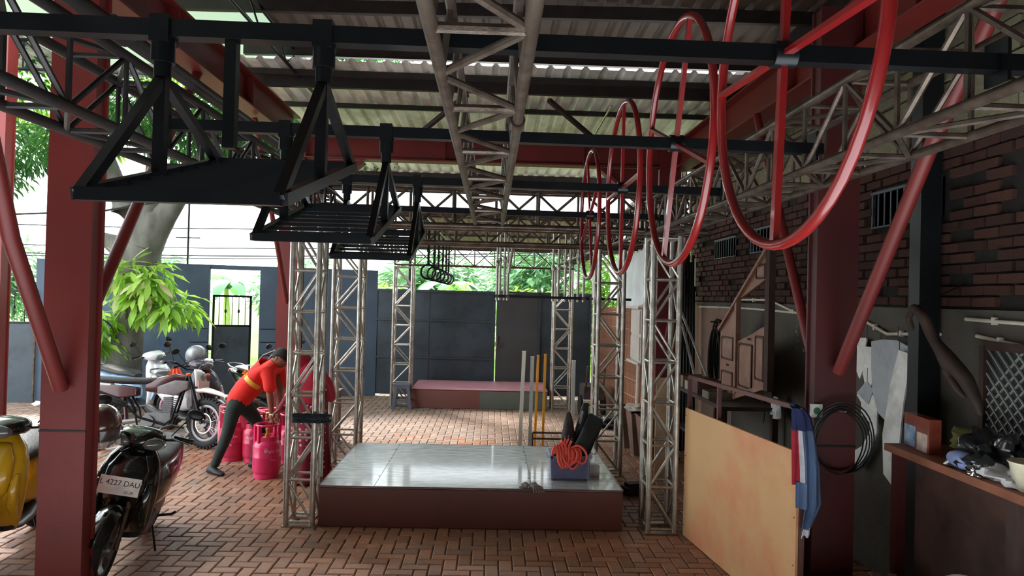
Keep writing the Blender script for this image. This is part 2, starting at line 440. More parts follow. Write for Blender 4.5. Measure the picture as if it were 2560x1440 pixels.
# ---- pedestrian door and its railing (things in the wall's frame)
def wallpt(x, z, y=0.0):
    c, s_ = math.cos(wf.rotation_euler.z), math.sin(wf.rotation_euler.z)
    return V((-8.12+x*c-y*s_, 12.39+x*s_+y*c, z))
def rail_door(name, label, x0, x1, zp, zt, cat, bars):
    t = thing(name, label, cat, wallpt(x0, 0), wf.rotation_euler); w = x1-x0
    if zp > 0.1: B().box((w/2, 0, zp/2+0.03), (w, 0.035, zp-0.06)).build('door_panel', M_gatepaint, t, world=False)
    for x in (0.02, w-0.02): bar(t, 'stile', (x, 0, max(0.03, zp-1.4)), (x, 0, zt), 0.02, M_blacksteel, world=False, wh=(0.04, 0.04))
    for z in (zp, zt): bar(t, 'rail', (0, 0, z), (w, 0, z), 0.02, M_blacksteel, world=False, wh=(0.04, 0.04))
    for k in range(1, bars+1):
        x = w*k/(bars+1); bar(t, 'baluster', (x, 0, zp), (x, 0, zt), 0.007, M_blacksteel, world=False)
        if k % 2 == 0: B().ball((x, 0, (zp+zt)/2), (0.022, 0.022, 0.04), 8, 6).build('baluster_knot', M_blacksteel, t, world=False, smooth=True)
    return t
rail_door('garden_door', 'half open black metal door with barred top under open gap', DX0+0.05, DX1-0.14, 1.36, 1.92, 'door', 5)
rail_door('window_railing', 'black barred railing over low gate panel at left end of wall', -0.75, 0.18, 1.38, 1.93, 'railing', 5)
B().tube(wallpt(0.22, 0, -0.12), wallpt(0.22, 1.95, -0.12), 0.02).build('downpipe', M_galvd, label='thin grey pipe standing beside the barred wall opening', cat='pipe')

# ---- right wall: plaster, bricks, blocks, grilles
M_plaster = mat('grey_plaster', (84, 80, 72), 0.9, 0, 0.18, 2, 0.4, 25, stain=(82, 66, 56), stain_amt=0.6, stain_scale=1.2)
M_mortar = mat('rough_mortar', (34, 29, 26), 0.95, 0, 0.25, 6, 0.8, 30)
M_brick = mat('old_clay_brick', (78, 46, 36), 0.9, 0, 0.2, 20, 0.7, 60, isl=0.35)
M_block = mat('pale_concrete_block', (128, 122, 98), 0.9, 0, 0.12, 8, 0.4, 50, isl=0.15)
wr = B().box((3.10, 4.8, 2.48), (0.16, 11.6, 4.96)).build('wall_right', M_mortar, kind='structure')
B().box((3.01, 4.8, 1.02), (0.04, 11.6, 2.04)).build('plaster_coat', M_plaster, wr)
B().box((3.008, 9.35, 1.0), (0.05, 1.6, 1.98)).build('plaster_patch', mat('pink_plaster', (150, 122, 108), 0.9, 0, 0.1, 2, 0.3, 20), wr, label='pinkish smooth plaster')
grilles = [(4.60, 5.45, 2.66, 2.93), (7.3, 8.05, 2.62, 2.88), (8.55, 9.35, 2.62, 2.86), (3.2, 3.85, 2.66, 2.93)]
def in_gr(y0, y1, z0, z1): return any(y1 > a and y0 < b_ and z1 > c and z0 < d for a, b_, c, d in grilles)
def build_bricks():
    bl, br = [], []
    z = 2.06; r = 0
    while z < 3.12:
        y = 2.0+(0.115 if r % 2 else 0)
        while y < 10.4:
            L = random.uniform(0.195, 0.215)
            if not in_gr(y, y+L, z, z+0.055) and random.random() > 0.05: br.append((y, L, z))
            y += 0.23
        z += 0.07; r += 1
    z = 3.15; r = 0
    while z < 4.5:
        y = 1.5+(0.2 if r % 2 else 0)
        while y < 10.4:
            bl.append((y, 0.385, z)); y += 0.405
        z += 0.205; r += 1
    for nm, lst, h, m, kk in (('brick', br, 0.055, M_brick, 0), ('block', bl, 0.19, M_block, 0)):
        lst.sort(key=lambda t: abs(t[0]-6.0))
        rest = B()
        meshes = [B().box((0, 0, 0), (0.05, 1.0, 1.0)).mesh(nm, m) for _ in range(1)]
        for i, (y, L, z) in enumerate(lst):
            c = V((3.015+random.uniform(-0.008, 0.012), y+L/2, z+h/2)); R = Euler((random.uniform(-.02, .02), 0, random.uniform(-.03, .03)))
            if i < 300:
                inst(nm, meshes[0], wr, Matrix.Translation(c) @ R.to_matrix().to_4x4() @ Matrix.Diagonal((1, L, h, 1)))
            else: rest.box(c, (0.05, L, h), R)
        if rest.v: rest.build(nm+'s', m, wr, kind='stuff', fix=False)
build_bricks()
M_grille = mat('grille_bars', (110, 120, 124), 0.5, 0.5, 0.1)
for i, (a, b_, c, d) in enumerate(grilles):
    t = B().box((3.035, (a+b_)/2, (c+d)/2), (0.03, b_-a, d-c)).build('window_%d' % (i+1), M_black, kind='structure')
    bar(t, 'grille_rail', (2.99, a, d), (2.99, b_, d), 0.014, M_grille); bar(t, 'grille_rail', (2.99, a, c), (2.99, b_, c), 0.008, M_grille)
    n = int((b_-a)/0.085)
    for k in range(n+1): bar(t, 'grille_bar', (2.995, a+(b_-a)*k/n, c), (2.995, a+(b_-a)*k/n, d), 0.006, M_grille)
# unseen walls left and behind the camera, added to darken the near part
B().box((-4.95, 2.0, 2.45), (0.14, 6.3, 4.9)).build('wall_left_light_block', M_plaster, kind='structure')
B().box((-0.7, -1.1, 2.5), (8.6, 0.14, 5.0)).build('wall_back_light_block', M_plaster, kind='structure')

# ---- red steel columns and beams
M_red_shade = mat('shaded_red_oxide_paint', (74, 20, 20), 0.5, 0.0, 0.15, 3, 0.1, 30, stain=(48, 20, 18), stain_amt=0.7, stain_scale=1.5)  # red oxide paint with the right side's shade put into the colour
def hcol(label, x, y, w=0.28, d=0.25, h=4.0, z0=0.0, m=M_red):
    t = thing('steel_column', label, 'column', (x, y, z0)); tf = 0.02
    B().box((x, y-d/2+tf/2, h/2), (w, tf, h)).build('flange', m, t)
    B().box((x, y+d/2-tf/2, h/2), (w, tf, h)).build('flange', m, t)
    B().box((x, y, h/2), (0.03, d-2*tf, h)).build('web', m, t)
    B().box((x+w*0.42, y, h/2), (0.014, d-2*tf, h)).build('side_plate', m, t)
    B().box((x-w*0.42, y, h/2), (0.014, d-2*tf, h)).build('side_plate', m, t)
    B().box((x, y, 0.012), (w+0.1, d+0.1, 0.024)).build('base_plate', m, t)
    for sx in (-1, 1):
        for sy in (-1, 1): bar(t, 'anchor_bolt', (x+sx*(w/2+0.03), y+sy*(d/2+0.03), 0), (x+sx*(w/2+0.03), y+sy*(d/2+0.03), 0.07), 0.01, M_galvd)
    if y < 5: B().box((x, y-d/2-0.003, 1.13), (w+0.004, 0.006, 0.012)).build('weld_seam', M_black, t)
    return t
hcol('thick red steel column in front of black scooter at left', -2.685, 4.58, 0.285, 0.15)
hcol('red steel column rising behind the man in red shirt', -2.60, 9.12, 0.28, 0.22)
hcol('red steel column right of the tan board with wire coil', 2.25, 4.57, 0.275, 0.14, m=M_red_shade)
hcol('red steel column half hidden behind right lattice tower', 2.28, 9.12, 0.28, 0.22)
hcol('red steel column cut by the left picture edge', -6.47, 9.3, 0.28, 0.2, h=7.0)
def ibeam(name, label, p, q, h=0.33, w=0.2, m=M_red):
    p, q = V(p), V(q); t = thing(name, label, 'beam', p)
    d = (q-p); side = d.cross(V((0, 0, 1))).normalized()
    for k, (zo, hh, ww, nm) in enumerate(((h/2-0.01, 0.018, w, 'flange'), (-h/2+0.01, 0.018, w, 'flange'), (0, h-0.03, 0.02, 'web'))):
        bar(t, nm, p+V((0, 0, zo)), q+V((0, 0, zo)), 0, m, wh=(ww, hh))
    n = max(2, int(d.length/1.5))
    for k in range(1, n):
        c = p+d*k/n; M = Matrix.Translation(c)
        B().box((0, 0, 0), (w*0.9 if abs(d.y) > abs(d.x) else 0.012, 0.012 if abs(d.y) > abs(d.x) else w*0.9, h-0.04)).build('stiffener', m, t, world=False).location = c-p
    return t
ibeam('roof_beam', 'deep red cross beam between far red columns', (-2.45, 9.12, 3.93), (2.95, 9.12, 3.93), 0.33)
ibeam('roof_beam', 'red beam running overhead along the open left side', (-2.60, 0.4, 4.10), (-2.60, 9.0, 4.10), 0.34)
ibeam('roof_beam', 'red beam running overhead along the brick wall side', (2.42, 0.4, 3.86), (2.42, 9.0, 3.92), 0.34)
ibeam('roof_beam', 'red cross beam overhead joining the near red columns', (-2.5, 4.5, 4.28), (2.95, 4.5, 4.28), 0.33)
def knee(label, pts, r=0.04, m=M_red):
    B().path(pts, r, 10).build('knee_brace', m, label=label, cat='brace', smooth=True)
knee('red round brace leaning from near right column towards camera', [(2.24, 4.44, 1.62), (2.27, 3.6, 2.86), (2.30, 2.85, 3.84)])
knee('dark round brace behind the near right column', [(2.22, 4.70, 1.55), (2.25, 5.4, 2.66), (2.3, 6.1, 3.7)], 0.035)
knee('thick round brace leaning left from near left column', [(-2.68, 4.47, 1.40), (-2.66, 3.94, 2.30), (-2.66, 3.74, 2.85), (-2.62, 3.36, 3.95)], 0.045)
knee('round brace leaning right behind the near left column', [(-2.62, 4.68, 1.90), (-2.62, 5.23, 2.67), (-2.62, 6.18, 3.95)], 0.042)
knee('slim red brace beside far left column', [(-2.60, 8.98, 1.9), (-2.60, 8.1, 3.2), (-2.6, 7.6, 3.9)], 0.03)
knee('slanting red brace from far right column', [(2.26, 8.98, 1.5), (2.3, 8.2, 2.8), (2.4, 7.6, 3.7)], 0.035)
# haunches under the far beam
for sx, lb in ((-1, 'left'), (1, 'right')):
    x = -2.46 if sx < 0 else 2.14
    B().prism([(0, 0), (-sx*0.75, 0), (0, -0.62)], 0.02, (x, 9.1, 3.76)).prism([(-sx*0.75, 0), (-sx*0.78, -0.03), (-sx*0.02, -0.66), (0, -0.62)], 0.16, (x, 9.03, 3.76)).build('beam_haunch', M_red, label='red triangular haunch where far cross beam meets the %s column' % lb, cat='bracket')

# ================================================================ TRUSS RIG
RP, RL = 0.026, 0.0125
def tower(label, x0, x1, y0, y1, h, m=M_galv, bays=7, xb=None):
    t = thing('lattice_tower', label, 'truss tower', ((x0+x1)/2, (y0+y1)/2, 0))
    C = [(x0, y0), (x1, y0), (x1, y1), (x0, y1)]
    for x, y in C: bar(t, 'post', (x, y, 0.012), (x, y, h), RP, m, 10)
    bh = (h-0.06)/bays
    for k in range(bays+1):
        z = 0.04+k*bh
        for i in range(4):
            a, b_ = C[i], C[(i+1) % 4]; bar(t, 'rung', (a[0], a[1], z), (b_[0], b_[1], z), RL, m, 8)
    for k in range(bays):
        z = 0.04+k*bh
        for i in range(4):
            a, b_ = C[i], C[(i+1) % 4]
            if (k+i // 2) % 2 == 0: a, b_ = b_, a
            bar(t, 'diagonal', (a[0], a[1], z), (b_[0], b_[1], z+bh), RL, m, 8)
    for yy in (y0, y1): B().box(((x0+x1)/2, yy, 0.006), (x1-x0+0.06, 0.07, 0.012)).build('foot_plate', m, t)
    return t
tower('near left galvanised tower with a fuzzy duster hung on it', -1.745, -1.515, 6.17, 6.41, 2.62)
tower('near right galvanised tower beside the tan board', 1.42, 1.655, 6.13, 6.40, 2.62)
tower('second left galvanised tower at back corner of silver stage', -1.83, -1.53, 8.16, 8.46, 2.62)
tower('second right galvanised tower behind the plastic box', 1.24, 1.53, 8.08, 8.38, 2.62)
tower('far left galvanised tower with grey stool at its foot', -1.79, -1.46, 12.86, 13.16, 2.56)
tower('far right galvanised tower at end of pink stage', 1.15, 1.47, 12.76, 13.06, 2.56)
def truss(name, label, A, Bv, side, up, w, h, pitch, rp, rl, m, zig=True, x2=None):
    """box truss from A to B (lower inner chord); side,up unit vectors"""
    A, Bv = V(A), V(Bv); t = thing(name, label, 'truss', A); d = Bv-A; L = d.length; u = d/L
    S_, U_ = V(side)*w, V(up)*h
    ch = [A, A+S_, A+S_+U_, A+U_]
    for c in ch: bar(t, 'chord', c, c+d, rp, m, 10)
    n = max(1, round(L/pitch)); st = L/n
    faces = [(0, 1), (1, 2), (2, 3), (3, 0)]
    for fi, (i, j) in enumerate(faces):
        for k in range(n+1):
            c = u*(k*st); bar(t, 'web_bar', ch[i]+c, ch[j]+c, rl, m, 6)
        for k in range(n):
            a, b_ = (i, j) if (k+fi) % 2 == 0 else (j, i)
            bar(t, 'diagonal', ch[a]+u*(k*st), ch[b_]+u*((k+1)*st), rl, m, 6)
    return t
truss('box_truss', 'long truss overhead on the right passing the red wheels', (1.325, 0.9, 2.62), (1.325, 6.05, 2.62), (1, 0, 0), (0, 0, 1), 0.25, 0.28, 0.335, 0.018, 0.0105, M_galvd)
truss('box_truss', 'long truss overhead on the left above hanging ladder panels', (-1.37, 0.9, 2.62), (-1.37, 6.05, 2.62), (-1, 0, 0), (0, 0, 1), 0.21, 0.28, 0.335, 0.02, 0.0105, mat('dark_steel_tube', (62, 60, 60), 0.45, 0.7, 0.2, 8, stain=(60, 42, 34), stain_amt=0.6))
def centre_truss():
    m = M_galvd; t = thing('centre_truss', 'narrow silver truss overhead running straight away in the middle', 'truss', (-0.04, 3.2, 2.62))
    xa, xb, z0, z1 = -0.145, 0.07, 2.62, 2.80
    for x, z, r in ((xa, z0, 0.0175), (xb, z0, 0.0175), (xa+0.02, z1, 0.014), (xb-0.02, z1, 0.014)): bar(t, 'chord', (x, 0.95, z), (x, 5.5, z), r, m, 12)
    y = 1.49-0.64; k = 0
    while y < 5.5:
        bar(t, 'web_bar', (xa, max(y, 0.95), z0), (xb, max(y, 0.95), z0), 0.0125, m, 8)
        if y+0.64 < 5.6:
            ya = max(y, 0.96)
            bar(t, 'diagonal', (xb, ya, z0), (xa, y+0.31, z0), 0.011, m, 8); bar(t, 'diagonal', (xa, y+0.33, z0), (xb, min(y+0.64, 5.49), z0), 0.011, m, 8)
        for x, xx in ((xa, xa+0.02), (xb, xb-0.02)):
            if y > 0.96:
                bar(t, 'upright', (x, y, z0), (xx, y, z1), 0.009, m, 6)
                if y+0.32 < 5.5: bar(t, 'upright', (x, y+0.32, z0), (xx, y+0.32, z1), 0.009, m, 6)
        y += 0.64
    B().lathe([(0.024, -0.05), (0.024, 0.05)], (xb, 2.3, z0), 14, 'y').build('coupling', m, t, smooth=True)
centre_truss()
truss('cross_truss', 'thick tube truss across the near tower pair', (-1.86, 6.16, 2.66), (1.9, 6.16, 2.66), (0, 1, 0), (0, 0, 1), 0.24, 0.34, 0.37, 0.026, 0.0125, M_galvd)
truss('cross_truss', 'tube truss across the second tower pair above silver stage', (-1.9, 8.15, 2.66), (1.75, 8.15, 2.66), (0, 1, 0), (0, 0, 1), 0.26, 0.34, 0.37, 0.024, 0.012, M_galvd)
truss('cross_truss', 'slim truss across the far tower pair before green trees', (-1.8, 12.9, 2.585), (1.5, 12.9, 2.585), (0, 1, 0), (0, 0, 1), 0.14, 0.335, 0.36, 0.016, 0.010, M_galvd)
truss('side_truss', 'far left side truss joining second and far towers', (-1.82, 6.5, 2.66), (-1.78, 12.8, 2.66), (1, 0, 0), (0, 0, 1), 0.24, 0.3, 0.5, 0.02, 0.011, M_galvd)
truss('side_truss', 'far right side truss joining second and far towers', (1.62, 6.5, 2.66), (1.45, 12.8, 2.66), (-1, 0, 0), (0, 0, 1), 0.24, 0.3, 0.5, 0.02, 0.011, M_galvd)

# ---- dark beams carrying wheels and ladder panels
BY = [1.86, 2.96, 4.2, 5.6]; BZ = 2.72
nth = ['nearest', 'second', 'third', 'fourth']
for i, y in enumerate(BY):
    t = thing('axle_beam', '%s black square beam across, above a ladder panel and red wheel' % nth[i] if i < 3 else 'fourth black square beam, carrying the farthest red wheel', 'beam', (0, y, BZ))
    bar(t, 'beam_tube', (-1.62 if i == 0 else -1.40, y, BZ+0.012), (1.55 if i == 0 else 1.40, y, BZ-0.006), 0, M_blacksteel, wh=(0.045, 0.045))
    for x in (-1.38, 1.36): B().box((x, y, BZ), (0.01, 0.09, 0.12)).build('bolt_plate', M_blacksteel, t)
    if i < 2:
        for x in (-0.70,) if i == 0 else (): bar(t, 'drop_tube', (x, y, BZ), (x, y, BZ-0.30), 0, M_blacksteel, wh=(0.03, 0.03))
def wheel(i, y, th, label):
    x = 0.77; t = thing('spoked_wheel', label, 'wheel', (x, y, BZ), (math.radians(th), 0, 0), group=None); R = 0.512
    pts = [(0, R*math.cos(a), R*math.sin(a)) for a in [2*PI*k/48 for k in range(48)]]
    B().path(pts, 0.0155, 10, closed=True, up=V((1, 0, 0))).build('rim', M_redp, t, world=False, smooth=True)
    for a in range(4):
        d = V((0, math.cos(a*PI/2), math.sin(a*PI/2))); bar(t, 'spoke', d*0.03, d*R, 0, M_redp, world=False, wh=(0.024, 0.014) if a % 2 == 0 else (0.026, 0.018))
    B().lathe([(0.036, -0.03), (0.036, 0.03)], (0, 0, 0), 14, 'x').build('hub', M_blacksteel, t, world=False, smooth=True)
for i, (y, th) in enumerate(zip(BY, (4, 20, 0, -22))):
    wheel(i, y, th, '%s red spoked wheel on the row of black beams' % ['largest looking', 'second nearest', 'third nearest', 'farthest and smallest looking'][i])

def ladder_panel(i, y):
    t = thing('ladder_panel', '%s black slatted ladder panel hanging tilted from black beam' % ['nearest', 'middle', 'farthest'][i], 'ladder panel', (0, y, BZ))
    m = M_blacksteel; xa, xb = -0.885, -0.455
    n0, n1 = V((0, y-0.35, 2.245)), V((0, y+0.39, 2.452))
    def P(x, s): return V((x, 0, 0))+n0+(n1-n0)*s
    for x in (xa, xb): bar(t, 'side_rail', P(x, 0), P(x, 1), 0, m, wh=(0.028, 0.028))
    for s_ in (0, 1): bar(t, 'end_rail', P(xa, s_), P(xb, s_), 0, m, wh=(0.028, 0.028))
    for k in range(1, 8): bar(t, 'slat', P(xa, k/8), P(xb, k/8), 0, m, wh=(0.016, 0.014))
    for x in (xa+0.005, xb-0.005):
        ap = V((x, y, 2.60))
        bar(t, 'hanger_leg', ap, P(x, 0.0), 0, m, wh=(0.024, 0.024)); bar(t, 'hanger_leg', ap, P(x, 1.0), 0, m, wh=(0.024, 0.024))
        bar(t, 'hanger_post', (x, y, 2.76), P(x, 0.47), 0, m, wh=(0.028, 0.028))
        B().lathe([(0.03, -0.02), (0.03, 0.05), (0.022, 0.05), (0.022, -0.06)], (x, y, 2.66), 12).build('swivel', m, t, smooth=True)
        B().box((x, y, BZ+0.005), (0.05, 0.06, 0.07)).build('clamp', m, t)
for i in range(3): ladder_panel(i, BY[i])
# ---- gym rings in a receding line
M_strap = mat('black_webbing', (26, 24, 28), 0.8, 0, 0.1)
NTH = ['nearest', 'second', 'third', 'fourth', 'fifth', 'sixth', 'seventh', 'eighth', 'ninth', 'tenth']
for k, (x, y) in enumerate([(-0.80, 8.75), (-0.79, 9.5), (-0.785, 10.2), (-0.78, 11.0), (-0.78, 11.8), (-0.78, 12.5)]):
    t = thing('gym_ring', '%s black gym ring in the line hanging by straps from overhead tube' % (NTH[k] if k < 5 else 'farthest'), 'gym ring', (x, y, 2.33), group='gym rings hung in a line')
    B().path([(x+0.09*math.cos(a), y, 2.33+0.09*math.sin(a)) for a in [2*PI*i/28 for i in range(28)]], 0.0135, 8, closed=True, up=V((0, 1, 0))).build('ring', M_blacksteel, t, smooth=True)
    bar(t, 'strap', (x, y, 2.425), (x, y, 2.93), 0, M_strap, wh=(0.006, 0.028))
    B().box((x, y, 2.60), (0.04, 0.02, 0.05)).build('buckle', M_strap, t)
t = thing('ring_rail', 'dark overhead tube from which black gym rings hang', 'rail', (-0.79, 8.3, 2.94))
bar(t, 'rail_tube', (-0.80, 8.2, 2.945), (-0.78, 12.9, 2.945), 0.02, M_blacksteel)

# ---- hanging pipes
cb = thing('foot_bar', 'long thin black bar carrying the bottoms of hanging silver pipes', 'bar', (0.87, 8.5, 2.045))
bar(cb, 'bar_tube', (0.03, 8.5, 2.052), (1.70, 8.5, 2.045), 0, M_blacksteel, wh=(0.03, 0.03))
bar(cb, 'bar_tube', (0.74, 8.96, 2.048), (1.22, 8.46, 2.046), 0, M_blacksteel, wh=(0.03, 0.03)); bar(cb, 'bar_tube', (0.03, 8.62, 2.05), (0.22, 8.54, 2.05), 0, M_blacksteel, wh=(0.03, 0.03))
def pipe(x, y, zc, label, g, zb=2.0, lean=0.0):
    t = thing('hanging_pipe', label, 'pipe', (x, y, zb), group=g)
    bar(t, 'tube', (x, y, zb), (x+lean, y, zc), 0.0165, M_galv, 10)
    bar(t, 'upper_tube', (x+lean, y, zc), (x+lean*1.4, y, 2.95), 0.013, M_galv, 10)
    B().lathe([(0.021, -0.035), (0.024, -0.03), (0.024, 0.03), (0.021, 0.035)], (x+lean, y, zc), 12).build('coupling', M_galv, t, smooth=True)
    B().box((x, y-0.02, zb+0.045), (0.045, 0.05, 0.03)).build('clamp', M_galvd, t)
for k, (x, y, zc) in enumerate(((0.06, 8.52, 2.45), (0.095, 8.58, 2.48), (0.15, 8.55, 2.50), (0.19, 8.52, 2.46))): pipe(x, y, zc, '%s silver pipe from the left in the left hanging bunch above black gate' % ['first', 'second', 'third', 'fourth'][k], 'left bunch of hanging pipes')
for k, (x, y, zc) in enumerate([(0.775, 8.9, 2.42), (0.83, 8.75, 2.43), (0.90, 8.6, 2.45), (0.955, 8.56, 2.47), (1.05, 8.53, 2.50), (1.115, 8.5, 2.52), (1.23, 8.46, 2.53)]): pipe(x, y, zc, '%s silver pipe from the left in the right hanging row' % (['first']+NTH[1:])[k], 'right row of hanging pipes')
B().path([(0.25, 8.5, 2.72), (0.22, 8.5, 2.5), (0.20, 8.5, 2.33)], 0.02, 10).build('bent_pipe', M_galv, label='short slanting silver pipe at top right of left pipe bunch', cat='pipe', smooth=True)

# ================================================================ STAGES AND POSES IN THE MIDDLE
M_stagefront = mat('brown_film_ply', (112, 62, 54), 0.35, 0, 0.1, 1.2, stain=(98, 54, 44), stain_amt=0.5, stain_scale=0.9)
M_stagetop = mat('silvery_stage_top', (236, 242, 238), 0.3, 0.25, 0.1, 5, 0.3, 22, rgb2=(168, 182, 178), stretch=(1.3, 8, 1), coat=0.5, stain=(104, 118, 116), stain_amt=0.65, stain_scale=4.5)
def stage(name, label, x0, x1, y0, y1, h, mf, mt, seams, halves=None):
    t = thing(name, label, 'stage', ((x0+x1)/2, (y0+y1)/2, 0)); e = 0.012
    if halves:
        xm = halves[0]
        B().box(((x0+xm)/2, y0+e/2, h/2-0.01), (xm-x0, e, h-0.03)).build('front_board', mf, t)
        B().box(((xm+x1)/2, y0+e/2, h/2-0.01), (x1-xm, e, h-0.03)).build('front_board', halves[1], t, label='grey green front board')
    else: B().box(((x0+x1)/2, y0+e/2, h/2-0.008), (x1-x0, e, h-0.028)).build('front_board', mf, t)
    B().box((x0+e/2, (y0+y1)/2, h/2-0.008), (e, y1-y0-2*e, h-0.028)).build('side_board', mf, t)
    B().box((x1-e/2, (y0+y1)/2, h/2-0.008), (e, y1-y0-2*e, h-0.028)).build('side_board', mf, t)
    B().box(((x0+x1)/2, y1-e/2, h/2-0.008), (x1-x0, e, h-0.028)).build('back_board', mf, t)
    xs = [x0]+seams+[x1]
    for a, b_ in zip(xs[:-1], xs[1:]):
        B().box(((a+b_)/2, (y0+y1)/2, h-0.009), (b_-a-0.004, y1-y0-0.012, 0.018)).build('top_panel', mt, t)
        for yy in (y0+0.35, y0+0.95, y1-0.3):
            if b_ < x1: B().lathe([(0.008, 0), (0.006, 0.003)], (b_-0.012, yy, h), 8).build('screw', M_galvd, t)
    for a, b_, c, d in ((x0, y0, x1, y0), (x0, y1, x1, y1), (x0, y0, x0, y1), (x1, y0, x1, y1)):
        bar(t, 'edge_trim', (a, b_, h-0.006), (c, d, h-0.006), 0, M_stagefront if mf is M_stagefront else mt, wh=(0.014, 0.012))
    return t
stage('low_stage', 'large low stage with silvery worn top and brown front board', -1.465, 1.20, 6.17, 7.93, 0.362, M_stagefront, M_stagetop, [-0.985, 0.40])
M_pinktop = mat('pink_board', (196, 138, 148), 0.5, 0, 0.06, 2, stain=(150, 110, 128), stain_amt=0.5)
stage('low_stage', 'far low stage with pink top before the black gate', -1.40, 1.05, 12.68, 13.98, 0.35, mat('terracotta_board', (126, 78, 70), 0.6, 0, 0.08, 2), M_pinktop, [], (-0.17, mat('grey_green_board', (100, 108, 100), 0.6, 0, 0.08, 2)))

# ---- grey stool
def stool():
    x, y, h = -1.55, 12.62, 0.44; t = thing('plastic_stool', 'grey plastic stool at the left end of pink stage', 'stool', (x, y, 0)); m = mat('grey_plastic', (92, 96, 112), 0.5, 0, 0.06)
    B().box((x, y, h-0.015), (0.27, 0.27, 0.03)).box((x, y, h-0.05), (0.25, 0.25, 0.05)).build('seat', m, t)
    for sx in (-1, 1):
        for sy in (-1, 1):
            b = B(); b.loft([[V((x+sx*(o-dx), y+sy*(o-dy), z)) for dx, dy in ((0, 0), (0.055, 0), (0.055, 0.055), (0, 0.055))] for z, o in ((0.0, 0.18), (h-0.03, 0.13))]); b.build('leg', m, t)
    for sy in (-1, 1): B().box((x, y+sy*0.15, 0.16), (0.27, 0.012, 0.03)).build('stretcher', m, t)
    for sx in (-1, 1): B().box((x+sx*0.15, y, 0.16), (0.012, 0.27, 0.03)).build('stretcher', m, t)
stool()
# ---- standing slats behind the stage
def slat_post(x, y, z1, w, label, m, d=0.03, z0=0.0, lean=0.0):
    t = thing('upright_slat', label, 'post', (x, y, 0))
    a, b_ = V((x-lean, y, z0+0.03)), V((x, y, z1)); bar(t, 'slat', a, b_, 0, m, wh=(w, d), up=V((0, 1, 0)))
    B().box((x, y, z1+0.004), (w+0.006, d+0.006, 0.012)).build('end_cap', m, t)
    B().box((x-lean, y, 0.015), (0.16, 0.16, 0.03)).build('foot', M_galvd, t)
M_cream = mat('cream_pvc', (240, 234, 214), 0.4, 0, 0.05, stretch=(1, 1, 0.2)); M_orange = mat('orange_pvc', (255, 176, 50), 0.4, 0, 0.05)
M_greyp = mat('pale_grey_pvc', (222, 222, 218), 0.4, 0, 0.05)
slat_post(0.402, 8.32, 1.395, 0.042, 'tall cream upright slat, leftmost behind the stage', M_cream, lean=0.03)
slat_post(0.505, 8.36, 1.33, 0.040, 'grey upright slat next to the cream one behind the stage', M_greyp, lean=0.01)
slat_post(0.61, 8.9, 1.30, 0.030, 'left one of two orange upright slats', M_orange, lean=0.02)
slat_post(0.69, 8.75, 1.33, 0.030, 'right one of two orange upright slats', M_orange, lean=0.01)
slat_post(1.09, 9.1, 1.23, 0.045, 'lone pale grey upright slat between the two right towers', M_greyp)
sf = thing('steel_frame', 'low silver tube frame on the floor behind the plastic box', 'frame', (0.75, 8.2, 0.0))
for z in (0.39, 0.46):
    bar(sf, 'tube', (0.52, 8.22, z), (0.98, 8.22, z), 0.011, M_galvd); 
for x in (0.52, 0.98): bar(sf, 'tube', (x, 8.22, 0), (x, 8.22, 0.46), 0.011, M_galvd); bar(sf, 'foot_tube', (x, 8.12, 0.012), (x, 8.4, 0.012), 0.011, M_galvd)

